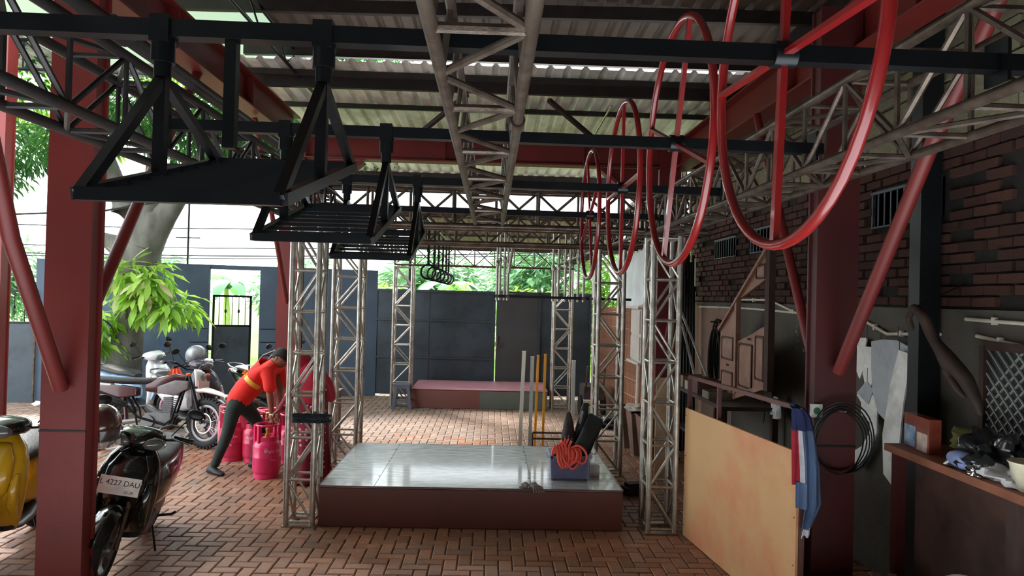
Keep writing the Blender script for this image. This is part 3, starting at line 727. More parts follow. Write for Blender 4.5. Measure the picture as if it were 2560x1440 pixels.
# ---- plastic box with its contents
def box_lot():
    cx, cy, z0 = 0.765, 6.60, 0.362; w, d, h = 0.375, 0.30, 0.235
    mp = mat('clear_violet_plastic', (150, 152, 196), 0.25, 0, 0.04, trans=0.2, alpha=0.42)
    t = thing('plastic_box', 'see-through violet storage box on stage holding bags and orange tubes', 'box', (cx, cy, z0))
    b = B(); k = 0.93
    def rect(s, z, o=0): return [V((cx+sx*(w/2*s+o), cy+sy*(d/2*s+o), z)) for sx, sy in ((-1, -1), (1, -1), (1, 1), (-1, 1))]
    b.loft([rect(k, z0+0.006), rect(1, z0+h), rect(1, z0+h, 0.014), rect(1, z0+h-0.012, 0.014), rect(1, z0+h-0.012, -0.003), rect(k, z0+0.012, -0.003)], cap=True)
    b.build('body', mp, t)
    for sx in (-1, 1): B().box((cx+sx*(w/2+0.018), cy, z0+h-0.03), (0.012, 0.12, 0.035)).build('handle', mp, t)
    for sx in (-1, 1):
        for sy in (-1, 1): B().lathe([(0.012, 0), (0.012, 0.008)], (cx+sx*w*0.4, cy+sy*d*0.4, z0), 10).build('foot', M_black, t)
    # dark cloth lining inside the box
    B().loft([rect(0.86, z0+0.02), rect(0.9, z0+0.12), rect(0.92, z0+0.17)]).build('folded_cloth', mat('indigo_cloth', (44, 46, 66), 0.9, 0, 0.2, 12, 0.5), label='folded dark indigo cloth lying inside the violet storage box', cat='cloth')
    M_or = mat('orange_red_tube', (255, 96, 78), 0.35, 0, 0.04, coat=0.3)
    def loop(pts, lab, i):
        # smooth the control points
        P = [V(p) for p in pts]; out = []
        for a in range(len(P)-1):
            p0, p1, p2, p3 = P[max(a-1, 0)], P[a], P[a+1], P[min(a+2, len(P)-1)]
            for s in range(6):
                u = s/6; out.append(0.5*((2*p1)+(p2-p0)*u+(2*p0-5*p1+4*p2-p3)*u*u+(3*p1-p0-3*p2+p3)*u**3))
        out.append(P[-1])
        tt = thing('bent_tube', lab, 'tube', out[0], group='orange red tubes spilling from the storage box')
        B().path(out, 0.0115, 10).build('tube_body', M_or, tt, smooth=True)
        a, c = out[0], out[0]+(out[0]-out[1]).normalized()*0.022
        B().path([a, c], 0.0125, 10).build('black_cap', M_black, tt, smooth=True)
    lb = 'one of the orange red bendy tubes drooping over the box rim'
    f = cy-d/2-0.022; zr = z0+h
    for i, (x0, zt, xe, dip) in enumerate([(-0.085, 0.10, 0.02, 0.065), (-0.06, 0.135, 0.05, 0.10), (-0.03, 0.15, 0.085, 0.075), (0.0, 0.155, 0.12, 0.115), (0.03, 0.13, 0.10, 0.055)]):
        X = cx-0.04+x0; yy = f-0.013*(i % 3)
        loop([(X+0.02, f+0.05, zr+zt), (X-0.005, f+0.04, zr+zt*0.6), (X-0.01, yy+0.015, zr+0.01), (X+0.02, yy, zr-dip*0.7), (X+(xe-x0)*0.5, yy-0.004, zr-dip), (cx-0.04+xe, yy, zr-dip*0.4), (cx-0.03+xe, yy+0.02, zr+0.035), (cx-0.05+xe, f+0.05, zr+0.06)], lb, i)
    for i in range(4):
        X = cx-0.165+0.028*i; yy = f-0.02+0.011*i
        loop([(X-0.01, yy+0.02, zr+0.0+0.02*i), (X-0.002, yy+0.012, zr+0.06+0.015*i), (X+0.018, yy+0.02, zr+0.085+0.01*i), (X+0.04, yy+0.008, zr+0.03), (X+0.05, yy-0.002, zr-0.05-0.012*i), (X+0.09, yy-0.006, zr-0.10+0.012*i), (X+0.14, yy-0.002, zr-0.045), (X+0.145, yy+0.03, zr+0.045)], lb, i)
    loop([(cx+0.01, f+0.06, zr+0.06), (cx+0.06, f+0.03, zr+0.09), (cx+0.115, f, zr+0.065), (cx+0.145, f-0.006, zr+0.0), (cx+0.12, f-0.008, zr-0.055), (cx+0.075, f-0.006, zr-0.055), (cx+0.04, f, zr-0.01), (cx+0.03, f+0.04, zr+0.03)], lb, 9)
    # bags
    Mb = mat('black_nylon', (22, 26, 28), 0.6, 0, 0.3, 14, 0.5, 30)
    def slab(name, label, cat, base, tip, w0, w1, th, m, bulge=0.02, extra=None):
        base, tip = V(base), V(tip); u = (tip-base).normalized(); sd = V((u.z, 0, -u.x)).normalized(); nn = sd.cross(u)
        rings = []
        for k in range(9):
            s = k/8; c = base+(tip-base)*s; wv = w0+(w1-w0)*s; tv = th*(0.7+0.6*math.sin(PI*min(1, s*1.1+0.05))); e = 1 if k < 8 else 0.72
            rings.append([c+sd*wv*e*math.copysign(abs(math.cos(a))**0.7, math.cos(a))+nn*tv*e*math.copysign(abs(math.sin(a))**0.8, math.sin(a))+V(mnoise.noise_vector(c*9+V((a, 0, 0)))).normalized()*0.006 for a in [2*PI*i/16 for i in range(16)]])
        t = thing(name, label, cat, base); B().loft(rings).build('bag_body', m, t, smooth=True)
        return t, u, sd, nn
    t1, u, sd, nn = slab('tool_bag', 'brown and black pointed bag sticking up left in storage box', 'bag', (cx-0.0, cy+0.03, z0+0.19), (cx-0.005, cy+0.05, z0+0.60), 0.10, 0.022, 0.05, mat('brown_black_fabric', (44, 30, 28), 0.7, 0, 0.3, 10, 0.4))
    t2, u, sd, nn = slab('tripod_bag', 'slim black bag leaning in the middle of storage box', 'bag', (cx+0.06, cy+0.06, z0+0.19), (cx+0.165, cy+0.08, z0+0.69), 0.06, 0.035, 0.035, Mb)
    B().tube((cx+0.10, cy+0.03, z0+0.5), (cx+0.13, cy+0.03, z0+0.62), 0.012).build('zip_flap', mat('grey_zip', (120, 124, 124), 0.5), t2)
    t3, u, sd, nn = slab('camera_bag', 'wide black bag leaning out of right side of storage box', 'bag', (cx+0.08, cy+0.0, z0+0.19), (cx+0.26, cy+0.04, z0+0.57), 0.09, 0.085, 0.05, Mb)
    B().path([(cx+0.20, cy-0.01, z0+0.24), (cx+0.235, cy-0.04, z0+0.22), (cx+0.265, cy-0.05, z0+0.27), (cx+0.26, cy-0.04, z0+0.34), (cx+0.235, cy-0.02, z0+0.38)], 0.006, 6, flat=0.4).build('strap', Mb, t3, smooth=True)
    B().path([(cx+0.05, cy-0.07, z0+0.33), (cx+0.09, cy-0.08, z0+0.40), (cx+0.12, cy-0.08, z0+0.48)], 0.007, 6, flat=0.4).build('strap', mat('grey_zip', (120, 124, 124), 0.5), t3, smooth=True)
    B().box((cx+0.255, cy+0.12, z0+0.045), (0.09, 0.16, 0.085)).box((cx+0.255, cy+0.12, z0+0.09), (0.095, 0.165, 0.008)).build('small_carton', mat('white_card', (206, 204, 196), 0.7), label='small white carton half hidden behind the storage box', cat='box')
box_lot()
def crumple(name, label, cat, c, r, m, seed=1, flat=0.55, amp=0.5, n=26, mm=16):
    b = B(); b.ball((0, 0, 0), 1, n, mm); out = []
    for p in b.v:
        k = 1+amp*mnoise.noise(p*1.7+V((seed, seed*2.3, 0)))+0.25*amp*mnoise.noise(p*5+V((seed, 0, 0)))
        q = p*k; q.x *= r[0]; q.y *= r[1]; q.z *= r[2]
        out.append(q)
    zm = min(q.z for q in out); 
    for q in out:
        if q.z < zm*flat: q.z = zm*flat
    zf = min(q.z for q in out)
    b.v = [V((q.x+c[0], q.y+c[1], q.z-zf+c[2])) for q in out]
    return b.build(name, m, label=label, cat=cat, smooth=True)
# work gloves drooping over the stage edge
gl = thing('work_gloves', 'grey knitted work gloves lying at front edge of silver stage', 'gloves', (0.39, 6.22, 0.362))
M_glove = mat('grey_knit', (150, 140, 138), 0.95, 0, 0.25, 30, 0.8, 90)
def glove(px, py, ang, droop):
    J = {'w': ((px, py+0.06, 0.375), 0.022), 'p': ((px, py+0.01, 0.385), (0.026, 0.014)), 'k': ((px+0.01, py-0.035, 0.378), (0.026, 0.012))}
    E_ = [('w', 'p'), ('p', 'k')]
    for i in range(4):
        a = ang+(i-1.5)*0.32; dx, dy = math.sin(a), -math.cos(a)
        J['a%d' % i] = ((px+dx*0.05+0.01, max(py-0.035+dy*0.03, 6.15), 0.374), 0.0085); J['b%d' % i] = ((px+dx*0.075+0.012, 6.148 if droop else py-0.05, 0.37 - (0.04 if droop else 0)), 0.0078)
        E_ += [('k', 'a%d' % i), ('a%d' % i, 'b%d' % i)]
    J['t'] = ((px-0.045, py+0.0, 0.380), 0.009); E_.append(('p', 't'))
    skin('glove', J, E_, M_glove, gl, 'p', 1)
glove(0.40, 6.22, 0.5, True); glove(0.345, 6.235, -0.9, False); glove(0.425, 6.24, 0.9, True)

# ================================================================ PEOPLE AND GAS BOTTLES
M_gas = mat('pink_gas_paint', (226, 44, 104), 0.3, 0, 0.06, 5, coat=0.4, stain=(190, 40, 84), stain_amt=0.4)
M_gasw = mat('pale_print', (246, 190, 208), 0.5)
M_brass = mat('brass', (200, 170, 90), 0.35, 0.9)
def gas(x, y, label, rot=0.0, m=None, grp=None, s=1.0):
    m = m or M_gas; t = thing('gas_cylinder', label, 'gas cylinder', (x, y, 0), (0, 0, rot), grp)
    r = 0.148*s
    B().lathe([(r*0.80, 0.035), (r*0.95, 0.06), (r, 0.10), (r, 0.215), (r*1.012, 0.22), (r*1.012, 0.235), (r, 0.24), (r, 0.335), (r*0.97, 0.37), (r*0.86, 0.40), (r*0.62, 0.425), (r*0.3, 0.44), (0.001, 0.443)], (0, 0, 0), 28).build('body', m, t, world=False, smooth=True)
    B().lathe([(r*0.9, 0.0), (r*0.9, 0.05), (r*0.87, 0.05), (r*0.87, 0.0)], (0, 0, 0), 28, cap=False).build('foot_ring', m, t, world=False, smooth=True)
    b = B(); n = 24
    for a0, a1 in ((0.15*PI, 0.85*PI), (1.15*PI, 1.85*PI)):
        rings = []
        for k in range(9):
            a = a0+(a1-a0)*k/8
            rings.append([V((rr*math.cos(a), rr*math.sin(a), z)) for rr, z in ((r*0.80, 0.385), (r*0.84, 0.385), (r*0.84, 0.455), (r*0.80, 0.455))])
        b.loft(rings)
    b.build('collar_plate', m, t, world=False, smooth=False)
    b = B()
    for a in (0.12*PI, 0.88*PI, 1.12*PI, 1.88*PI): b.box((r*0.82*math.cos(a), r*0.82*math.sin(a), 0.485), (0.035, 0.035, 0.19))
    b.path([(r*0.83*math.cos(a), r*0.83*math.sin(a), 0.575) for a in [2*PI*i/28 for i in range(28)]], 0.012, 8, closed=True)
    b.build('handle_ring', m, t, world=False, smooth=False)
    B().lathe([(0.028, 0.435), (0.028, 0.465), (0.016, 0.47), (0.016, 0.51), (0.022, 0.51), (0.022, 0.53), (0.01, 0.535)], (0, 0, 0), 12).build('valve', M_brass, t, world=False, smooth=True)
    # printed lettering, wrapped on the drum
    def wrap(s_, size, z, name):
        cu = bpy.data.curves.new('t', 'FONT'); cu.body = s_; cu.size = size; cu.align_x = 'CENTER'; cu.extrude = 0.0006
        o = bpy.data.objects.new('t', cu); COL.objects.link(o); dg = bpy.context.evaluated_depsgraph_get(); dg.update()
        me = bpy.data.meshes.new_from_object(o.evaluated_get(dg)); bpy.data.objects.remove(o)
        for v in me.vertices:
            a = v.co.x/r; rr = r+0.0008+v.co.z; v.co = V((rr*math.sin(a), -rr*math.cos(a), z+v.co.y))
        me.materials.clear(); me.materials.append(M_gasw); inst(name, me, t, Matrix.Identity(4), False)
    wrap('Bright Gas', 0.045, 0.29, 'lettering'); wrap('12 kg', 0.028, 0.20, 'lettering')
    return t
gas(-2.43, 7.80, 'pink gas cylinder in front, gripped by the man in red', 0.75)
gas(-2.36, 8.48, 'pink gas cylinder right behind the gripped one, half hidden by the left tower', 0.2)
gas(-2.80, 8.50, 'slim looking dark pink gas cylinder seen between the man\'s legs and the front cylinder', 0.3, mat('deep_pink_gas', (196, 36, 78), 0.35, 0, 0.08, coat=0.4), s=0.9)
gas(-3.08, 8.55, 'pink gas cylinder seen behind the man\'s trailing leg', 0.1, mat('deep_pink_gas', (196, 36, 78), 0.35, 0, 0.08))
gas(-2.74, 8.78, 'pink gas cylinder farthest back under the man\'s chest', 0.5)
gas(-3.27, 9.0, 'scuffed pale pink gas cylinder left of the man\'s leg', 0.1, mat('scuffed_pink', (214, 120, 130), 0.5, 0, 0.15, 6))

def head(parent, c, yaw, pitch, r=0.098, hair=(28, 24, 22), cap=None, name='head'):
    """face looks along local -y; c = head centre (world)"""
    c = V(c)-wloc(parent); R = Euler((pitch, 0, yaw), 'XYZ').to_matrix()
    b = B(); b.ball((0, 0, 0), 1, 24, 18); out = []
    for p in b.v:
        q = V((p.x*0.076, p.y*0.096, p.z*0.115))
        if p.z < 0: q.x *= 1-0.28*(-p.z)**1.3; q.y = q.y*(1-0.15*(-p.z)) - 0.012*(-p.z)
        if p.y < -0.2:
            f = max(0, 1-abs(p.x)*3.2)                               # nose, brow, sockets
            if -0.28 < p.z < 0.12: q.y -= 0.020*f*(0.12-p.z)/0.4
            if 0.02 < p.z < 0.22 and 0.15 < abs(p.x) < 0.5: q.y += 0.006
            if -0.62 < p.z < -0.40: q.y -= 0.006*max(0, 1-abs(p.x)*2.2)
        out.append(R @ q + c)
    b.v = out; h = b.build(name, M_skin, parent, smooth=True, world=False)
    def part(nm, bb, m): bb.v = [R @ p + c for p in bb.v]; return bb.build(nm, m, h, smooth=True, world=False)
    for s_ in (-1, 1):
        part('eye', B().ball((s_*0.030, -0.083, 0.010), (0.012, 0.008, 0.007), 10, 6), mat('eye_white', (210, 205, 200), 0.3))
        part('pupil', B().ball((s_*0.030, -0.0895, 0.010), (0.005, 0.003, 0.005), 8, 6), M_black)
        part('eyebrow', B().path([(s_*0.016, -0.090, 0.030), (s_*0.032, -0.088, 0.034), (s_*0.046, -0.078, 0.030)], 0.003, 6), mat('hair_dark', hair, 0.8))
        part('ear', B().ball((s_*0.076, 0.004, -0.002), (0.009, 0.018, 0.030), 10, 8), M_skin)
    part('lips', B().ball((0, -0.088, -0.050), (0.022, 0.008, 0.007), 12, 6), mat('lips', (130, 70, 66), 0.5))
    return h, R, c
def hand(parent, wrist, d, n, m=M_skin, curl=0.9, side=1, name='hand', s=1.0):
    """five fingered hand: d = direction of fingers, n = palm normal (fingers curl towards n)"""
    w = V(wrist); d = V(d).normalized(); n = (V(n)-d*V(n).dot(d)).normalized(); x = d.cross(n)*side
    J = {'w': (w, 0.024*s), 'p': (w+d*0.045*s, (0.034*s, 0.017*s)), 'k': (w+d*0.085*s, (0.036*s, 0.014*s))}
    E_ = [('w', 'p'), ('p', 'k')]
    for i, ln in enumerate((0.068, 0.078, 0.072, 0.056)):
        b0 = w+d*0.085*s+x*((i-1.5)*0.021*s); a1, a2, a3 = curl*0.55, curl*1.25, curl*1.8
        p1 = b0+(d*math.cos(a1)+n*math.sin(a1))*ln*0.45*s; p2 = p1+(d*math.cos(a2)+n*math.sin(a2))*ln*0.32*s; p3 = p2+(d*math.cos(a3)+n*math.sin(a3))*ln*0.25*s
        J['b%d' % i] = (b0, 0.0095*s); J['q%d' % i] = (p1, 0.0088*s); J['r%d' % i] = (p2, 0.008*s); J['s%d' % i] = (p3, 0.0068*s)
        E_ += [('k', 'b%d' % i), ('b%d' % i, 'q%d' % i), ('q%d' % i, 'r%d' % i), ('r%d' % i, 's%d' % i)]
    t1 = w+d*0.03*s-x*0.034*s; t2 = t1+(d*0.8-x*0.5+n*0.5).normalized()*0.034*s; t3 = t2+(d*0.8+n*0.8).normalized()*0.026*s
    J['t1'] = (t1, 0.012*s); J['t2'] = (t2, 0.0095*s); J['t3'] = (t3, 0.008*s); E_ += [('p', 't1'), ('t1', 't2'), ('t2', 't3')]
    return skin(name, J, E_, m, parent, 'p', 1)
def man():
    t = thing('person', 'man in red shirt and dark green trousers bending to lift a gas cylinder', 'person', (-2.8, 7.95, 0))
    M_shirt = mat('red_shirt', (236, 44, 34), 0.8, 0, 0.12, 5, 0.5, 14, stain=(200, 34, 30), stain_amt=0.5, stain_scale=5)
    M_trs = mat('dark_green_trousers', (38, 54, 52), 0.85, 0, 0.25, 6, 0.6, 16)
    hip = V((-2.83, 8.02, 0.80)); 
    # legs: trailing left leg (towards camera, stretched back), leading right leg
    J = {'pel': (hip, (0.135, 0.125)), 'wst': ((-2.75, 8.02, 0.90), (0.14, 0.11)),
         'h1': ((-2.86, 7.94, 0.74), 0.095), 'k1': ((-2.90, 7.90, 0.44), 0.068), 'a1': ((-3.02, 7.88, 0.11), 0.052), 'a1b': ((-3.03, 7.88, 0.075), 0.05),
         'h2': ((-2.80, 8.12, 0.72), 0.095), 'k2': ((-2.60, 8.14, 0.46), 0.07), 'a2': ((-2.68, 8.16, 0.12), 0.052), 'a2b': ((-2.68, 8.16, 0.08), 0.05)}
    skin('trousers', J, [('pel', 'wst'), ('pel', 'h1'), ('h1', 'k1'), ('k1', 'a1'), ('a1', 'a1b'), ('pel', 'h2'), ('h2', 'k2'), ('k2', 'a2'), ('a2', 'a2b')], M_trs, t, 'pel')
    # shirt: torso leaning forward (to the right of picture), with sleeves
    J = {'hem': ((-2.90, 8.02, 0.69), (0.165, 0.145)), 'bel': ((-2.78, 8.02, 0.88), (0.175, 0.14)), 'che': ((-2.62, 8.01, 1.06), (0.20, 0.15)), 'sho': ((-2.49, 8.00, 1.18), (0.175, 0.11)), 'nek': ((-2.42, 7.99, 1.24), (0.07, 0.065)),
         'sl1': ((-2.46, 7.83, 1.16), 0.085), 'el1': ((-2.42, 7.80, 1.02), 0.075), 'cu1': ((-2.41, 7.79, 0.91), 0.072),
         'sl2': ((-2.44, 8.17, 1.15), 0.085), 'el2': ((-2.40, 8.16, 1.00), 0.072), 'cu2': ((-2.40, 8.12, 0.90), 0.068)}
    sh = skin('shirt', J, [('hem', 'bel'), ('bel', 'che'), ('che', 'sho'), ('sho', 'nek'), ('sho', 'sl1'), ('sl1', 'el1'), ('el1', 'cu1'), ('sho', 'sl2'), ('sl2', 'el2'), ('el2', 'cu2')], M_shirt, t, 'che')
    # arms and neck are one skin surface through the torso
    J = {'c': ((-2.55, 8.01, 1.10), 0.09), 'n': ((-2.43, 7.985, 1.24), 0.055), 'n2': ((-2.40, 7.98, 1.265), 0.055),
         's1': ((-2.46, 7.85, 1.14), 0.05), 'e1': ((-2.42, 7.80, 0.93), 0.042), 'm1': ((-2.40, 7.79, 0.80), 0.036), 'w1': ((-2.385, 7.79, 0.685), 0.026),
         's2': ((-2.44, 8.15, 1.13), 0.05), 'e2': ((-2.39, 8.10, 0.93), 0.042), 'm2': ((-2.37, 8.0, 0.80), 0.036), 'w2': ((-2.36, 7.93, 0.69), 0.026)}
    skin('body', J, [('c', 'n'), ('n', 'n2'), ('c', 's1'), ('s1', 'e1'), ('e1', 'm1'), ('m1', 'w1'), ('c', 's2'), ('s2', 'e2'), ('e2', 'm2'), ('m2', 'w2')], M_skin, t, 'c')
    hand(t, (-2.385, 7.79, 0.68), (0.02, 0.02, -1), (0.1, 1, 0), curl=1.1, side=1, s=0.95)
    hand(t, (-2.36, 7.93, 0.685), (0, 0, -1), (-0.1, -1, 0), curl=1.1, side=-1, s=0.95)
    h, R, c = head(t, (-2.355, 7.955, 1.29), math.radians(70), math.radians(38))
    # short hair shell
    b = B(); b.ball((0, 0, 0), 1, 22, 14)
    b.v = [R @ V((p.x*0.083, p.y*0.101+0.006, max(p.z, -0.25 if p.y > 0.2 else 0.32)*0.120+0.004)) + c for p in b.v]
    b.build('hair', mat('hair_dark', (30, 26, 24), 0.85), t, smooth=True, world=False)
    # reflective chevron on the back
    from mathutils.bvhtree import BVHTree
    bv = BVHTree.FromPolygons([v.co.copy() for v in sh.data.vertices], [tuple(p.vertices) for p in sh.data.polygons]); o_ = wloc(t); vs = []
    for i in range(13):
        s_ = i/12; cx, cz = -2.745+0.20*s_, 1.135-0.19*s_
        for k in (-1, 1):
            h = bv.ray_cast(V((cx+k*0.018, 7.0, cz+k*0.020))-o_, V((0, 1, 0)))
            y = h[0].y+o_.y-0.005 if h[0] is not None else 7.88
            vs.append(V((cx+k*0.018, y, cz+k*0.020)))
    B().add(vs+[v+V((0, 0.004, 0)) for v in vs], [(2*i, 2*i+1, 2*i+3, 2*i+2) for i in range(12)]+[(26+2*i, 26+2*i+2, 26+2*i+3, 26+2*i+1) for i in range(12)]).build('reflective_stripe', mat('yellow_stripe', (250, 190, 70), 0.5), sh, smooth=True)
    for (x, y, nm, yaw) in ((-3.03, 7.86, 'a', 0.55), (-2.66, 8.16, 'b', 0.3)):
        b = B(); rings = []
        for s_, w_, h_ in ((-0.09, 0.028, 0.05), (-0.06, 0.042, 0.09), (0.0, 0.045, 0.085), (0.07, 0.048, 0.055), (0.13, 0.045, 0.045), (0.165, 0.025, 0.03)):
            rings.append([V((s_, w_*math.cos(a), max(0.0, h_*0.5+h_*0.5*math.sin(a)))) for a in [2*PI*i/14 for i in range(14)]])
        b.loft(rings); Rz = Matrix.Rotation(-yaw, 3, 'Z'); b.v = [Rz @ p + V((x, y, 0.005)) for p in b.v]
        b.build('shoe', mat('black_shoe', (26, 28, 28), 0.6), t, smooth=True)
man()
def woman():
    x0, y0 = -1.93, 7.62
    t = thing('person', 'woman in maroon headscarf and dotted robe behind the near left tower', 'person', (x0, y0, 0))
    m = mat('maroon_dotted_cloth', (128, 22, 46), 0.8, 0, 0.1, 6, 0.4, 14)
    nt = m.node_tree; N = nt.nodes; L = nt.links; bs = N['Principled BSDF']; src = bs.inputs['Base Color'].links[0].from_socket
    tc = N.new('ShaderNodeTexCoord'); vo = N.new('ShaderNodeTexVoronoi'); vo.inputs['Scale'].default_value = 17; vo.inputs['Randomness'].default_value = 0.35
    L.new(tc.outputs['Object'], vo.inputs['Vector']); lt = N.new('ShaderNodeMath'); lt.operation = 'LESS_THAN'; lt.inputs[1].default_value = 0.24; L.new(vo.outputs['Distance'], lt.inputs[0])
    mx = N.new('ShaderNodeMix'); mx.data_type = 'RGBA'; mx.inputs['B'].default_value = srgb(226, 150, 160); L.new(src, mx.inputs['A']); L.new(lt.outputs[0], mx.inputs['Factor']); L.new(mx.outputs['Result'], bs.inputs['Base Color'])
    b = B(); rings = []
    prof = [(0.03, 0.24, 0.20, 0, 0), (0.15, 0.235, 0.19, 0, 0), (0.4, 0.21, 0.175, 0, 0), (0.65, 0.20, 0.165, 0.005, 0), (0.82, 0.185, 0.15, 0.0, 0), (0.98, 0.18, 0.15, -0.01, 0), (1.10, 0.19, 0.14, -0.03, 0), (1.18, 0.15, 0.11, -0.05, 0), (1.22, 0.08, 0.07, -0.06, 0)]
    for z, a_, b_, dx, dy in prof:
        k = max(0, 0.9-z)*0.09
        rings.append([V((x0+dx+a_*(1+k*math.sin(9*an+z*3))*math.cos(an), y0+dy+b_*(1+k*math.sin(7*an))*math.sin(an), z)) for an in [2*PI*i/40 for i in range(40)]])
    b.loft(rings).build('robe', m, t, smooth=True)
    M_sc = mat('red_headscarf', (190, 28, 58), 0.75, 0, 0.12, 5, 0.5, 16)
    h, R, c = head(t, (x0-0.12, y0-0.03, 1.30), math.radians(-65), math.radians(20))
    b = B(); b.ball((0, 0, 0), 1, 26, 16); out = []
    for p in b.v:
        q = V((p.x*0.092, p.y*0.112+0.016, p.z*0.128+0.004))
        if p.y < -0.45 and p.z < 0.62 and abs(p.x) < 0.8: q.y = 0.0 + q.y*0.2
        out.append(R @ q + c)
    b.v = out; b.build('scarf_hood', M_sc, t, smooth=True, world=False)
    b = B(); rings = []
    for z, a_, b_, dx in ((1.30, 0.075, 0.085, -0.075), (1.24, 0.11, 0.10, -0.06), (1.16, 0.19, 0.15, -0.03), (1.06, 0.225, 0.17, 0.0), (0.95, 0.235, 0.165, 0.02), (0.88, 0.23, 0.15, 0.03)):
        rings.append([V((x0+dx+a_*(1+0.04*math.sin(8*an))*math.cos(an), y0+b_*math.sin(an), z+0.02*math.sin(5*an))) for an in [2*PI*i/36 for i in range(36)]])
    b.loft(rings).build('scarf_cape', M_sc, t, smooth=True)
    J = {'s': ((x0-0.13, y0-0.10, 1.08), 0.06), 'e': ((x0-0.20, y0-0.14, 0.90), 0.052), 'w': ((x0-0.29, y0-0.10, 0.78), 0.04)}
    skin('sleeve', J, [('s', 'e'), ('e', 'w')], m, t, 's'); hand(t, (x0-0.29, y0-0.10, 0.78), (-0.8, 0.2, -0.5), (0, 0.5, -1), s=0.85)
    J = {'s': ((x0+0.14, y0-0.05, 1.08), 0.06), 'e': ((x0+0.18, y0-0.12, 0.90), 0.052), 'w': ((x0+0.06, y0-0.22, 0.80), 0.04)}
    skin('sleeve', J, [('s', 'e'), ('e', 'w')], m, t, 's'); hand(t, (x0+0.06, y0-0.22, 0.80), (-0.8, -0.1, -0.4), (0, 0.5, -1), s=0.85, side=-1)
    for s_ in (-1, 1): B().ball((x0-0.10, y0+s_*0.08, 0.03), (0.12, 0.045, 0.03), 14, 8).build('sandal', M_black, t, smooth=True)
woman()
# fuzzy duster on the tower
b = B().path([(-1.66, 6.10, 0.955), (-1.50, 6.09, 0.955), (-1.40, 6.08, 0.952)], 0.012, 8)
dz = thing('fuzzy_duster', 'dark fuzzy duster roll lying across rungs of near left tower', 'duster', (-1.53, 6.09, 0.955))
b.build('stick', M_black, dz, smooth=True)
b = B(); rnd = random.Random(3)
for i in range(1500):
    s_ = rnd.random(); a = rnd.random()*2*PI; c = V((-1.69+0.33*s_, 6.095, 0.955)); e = min(1, min(s_, 1-s_)*8+0.5)
    d = V((rnd.uniform(-.5, .5), math.cos(a), math.sin(a))).normalized(); sd = V((1, 0, 0))*0.003
    p = c+d*0.022; q = c+d*0.043*e
    b.add([p-sd, p+sd, q+sd*1.4, q-sd*1.4], [(0, 1, 2, 3)])
b.build('pile', mat('charcoal_fibre', (62, 66, 76), 0.95), dz, kind='stuff', fix=False)
B().path([(-1.68, 6.095, 0.955), (-1.38, 6.095, 0.955)], 0.03, 12).build('core', mat('charcoal_fibre', (62, 66, 76), 0.95), dz, smooth=True)
# ================================================================ MOTORCYCLES
def wheel_parts(t, y, z, r, w, x=0.0, knobby=False, mags=None, steer=0.0, name='wheel', rimr=0.72):
    Rz = Matrix.Rotation(steer, 3, 'Z'); o = V((x, y, z))
    def fin(b): b.v = [Rz @ p + o for p in b.v]; return b
    b = B(); b.path([(0, r*0.86*math.cos(a), r*0.86*math.sin(a)) for a in [2*PI*k/36 for k in range(36)]], [r*0.15]*36, 12, closed=True, up=V((1, 0, 0)), flat=1.0)
    for p in b.v: p.x *= w/(r*0.30)
    if knobby:
        for k in range(36):
            a = 2*PI*k/36; R = Matrix.Rotation(a, 3, 'X')
            for sx in (-1, 1): b.box(R @ V((sx*w*0.22, r*1.0, 0)), (w*0.3, 0.022, 0.028), R)
    ty = fin(b).build(name, M_rubber, t, world=False, smooth=not knobby)
    m = mags or M_alu
    b = B(); b.lathe([(r*rimr, -w*0.35), (r*(rimr+0.03), -w*0.3), (r*(rimr-0.05), -w*0.1), (r*(rimr-0.05), w*0.1), (r*(rimr+0.03), w*0.3), (r*rimr, w*0.35), (r*(rimr-0.09), w*0.3), (r*(rimr-0.09), -w*0.3), (r*rimr, -w*0.35)], (0, 0, 0), 32, 'x', cap=False)
    fin(b).build('rim', m, ty, world=False, smooth=True)
    if knobby:
        for k in range(18):
            a = 2*PI*k/18; s_ = -1 if k % 2 else 1
            bar(ty, 'spoke', Rz @ V((s_*0.02, 0.03*math.cos(a), 0.03*math.sin(a)))+o, Rz @ V((0, r*(rimr-0.05)*math.cos(a+0.25), r*(rimr-0.05)*math.sin(a+0.25)))+o, 0.0022, M_chrome, 5, world=False)
    else:
        for k in range(5):
            a = 2*PI*k/5+0.3
            for da in (-0.12, 0.12):
                b = B().path([(0, 0.03*math.cos(a), 0.03*math.sin(a)), (0, r*(rimr-0.06)*math.cos(a+da), r*(rimr-0.06)*math.sin(a+da))], 0.011, 6)
                fin(b).build('spoke', m, ty, world=False)
    fin(B().lathe([(0.045, -0.05), (0.05, -0.03), (0.05, 0.03), (0.045, 0.05)], (0, 0, 0), 16, 'x')).build('hub', M_alu, ty, world=False, smooth=True)
    b = B().lathe([(r*0.38, 0.055), (r*0.42, 0.055), (r*0.42, 0.058), (r*0.38, 0.058)], (0, 0, 0), 24, 'x', cap=False); fin(b).build('brake_disc', M_chrome, ty, world=False)
    return ty
def fender(t, y, z, r, w, a0, a1, m, name='fender', th=0.006, drop=0.6):
    rings = []
    for k in range(13):
        a = math.radians(a0+(a1-a0)*k/12); ring = []
        for s_ in range(9):
            u = -1+2*s_/8; ring.append(V((w*u, (r-drop*0.05*u*u)*math.cos(a)+y, (r-drop*0.05*u*u)*math.sin(a)+z)))
        ring += [V((p.x, p.y+(y-p.y)*th/r*1.5, p.z+(z-p.z)*th/r*1.5)) for p in reversed(ring)]
        rings.append(ring)
    return B().loft(rings).build(name, m, t, world=False, smooth=True)
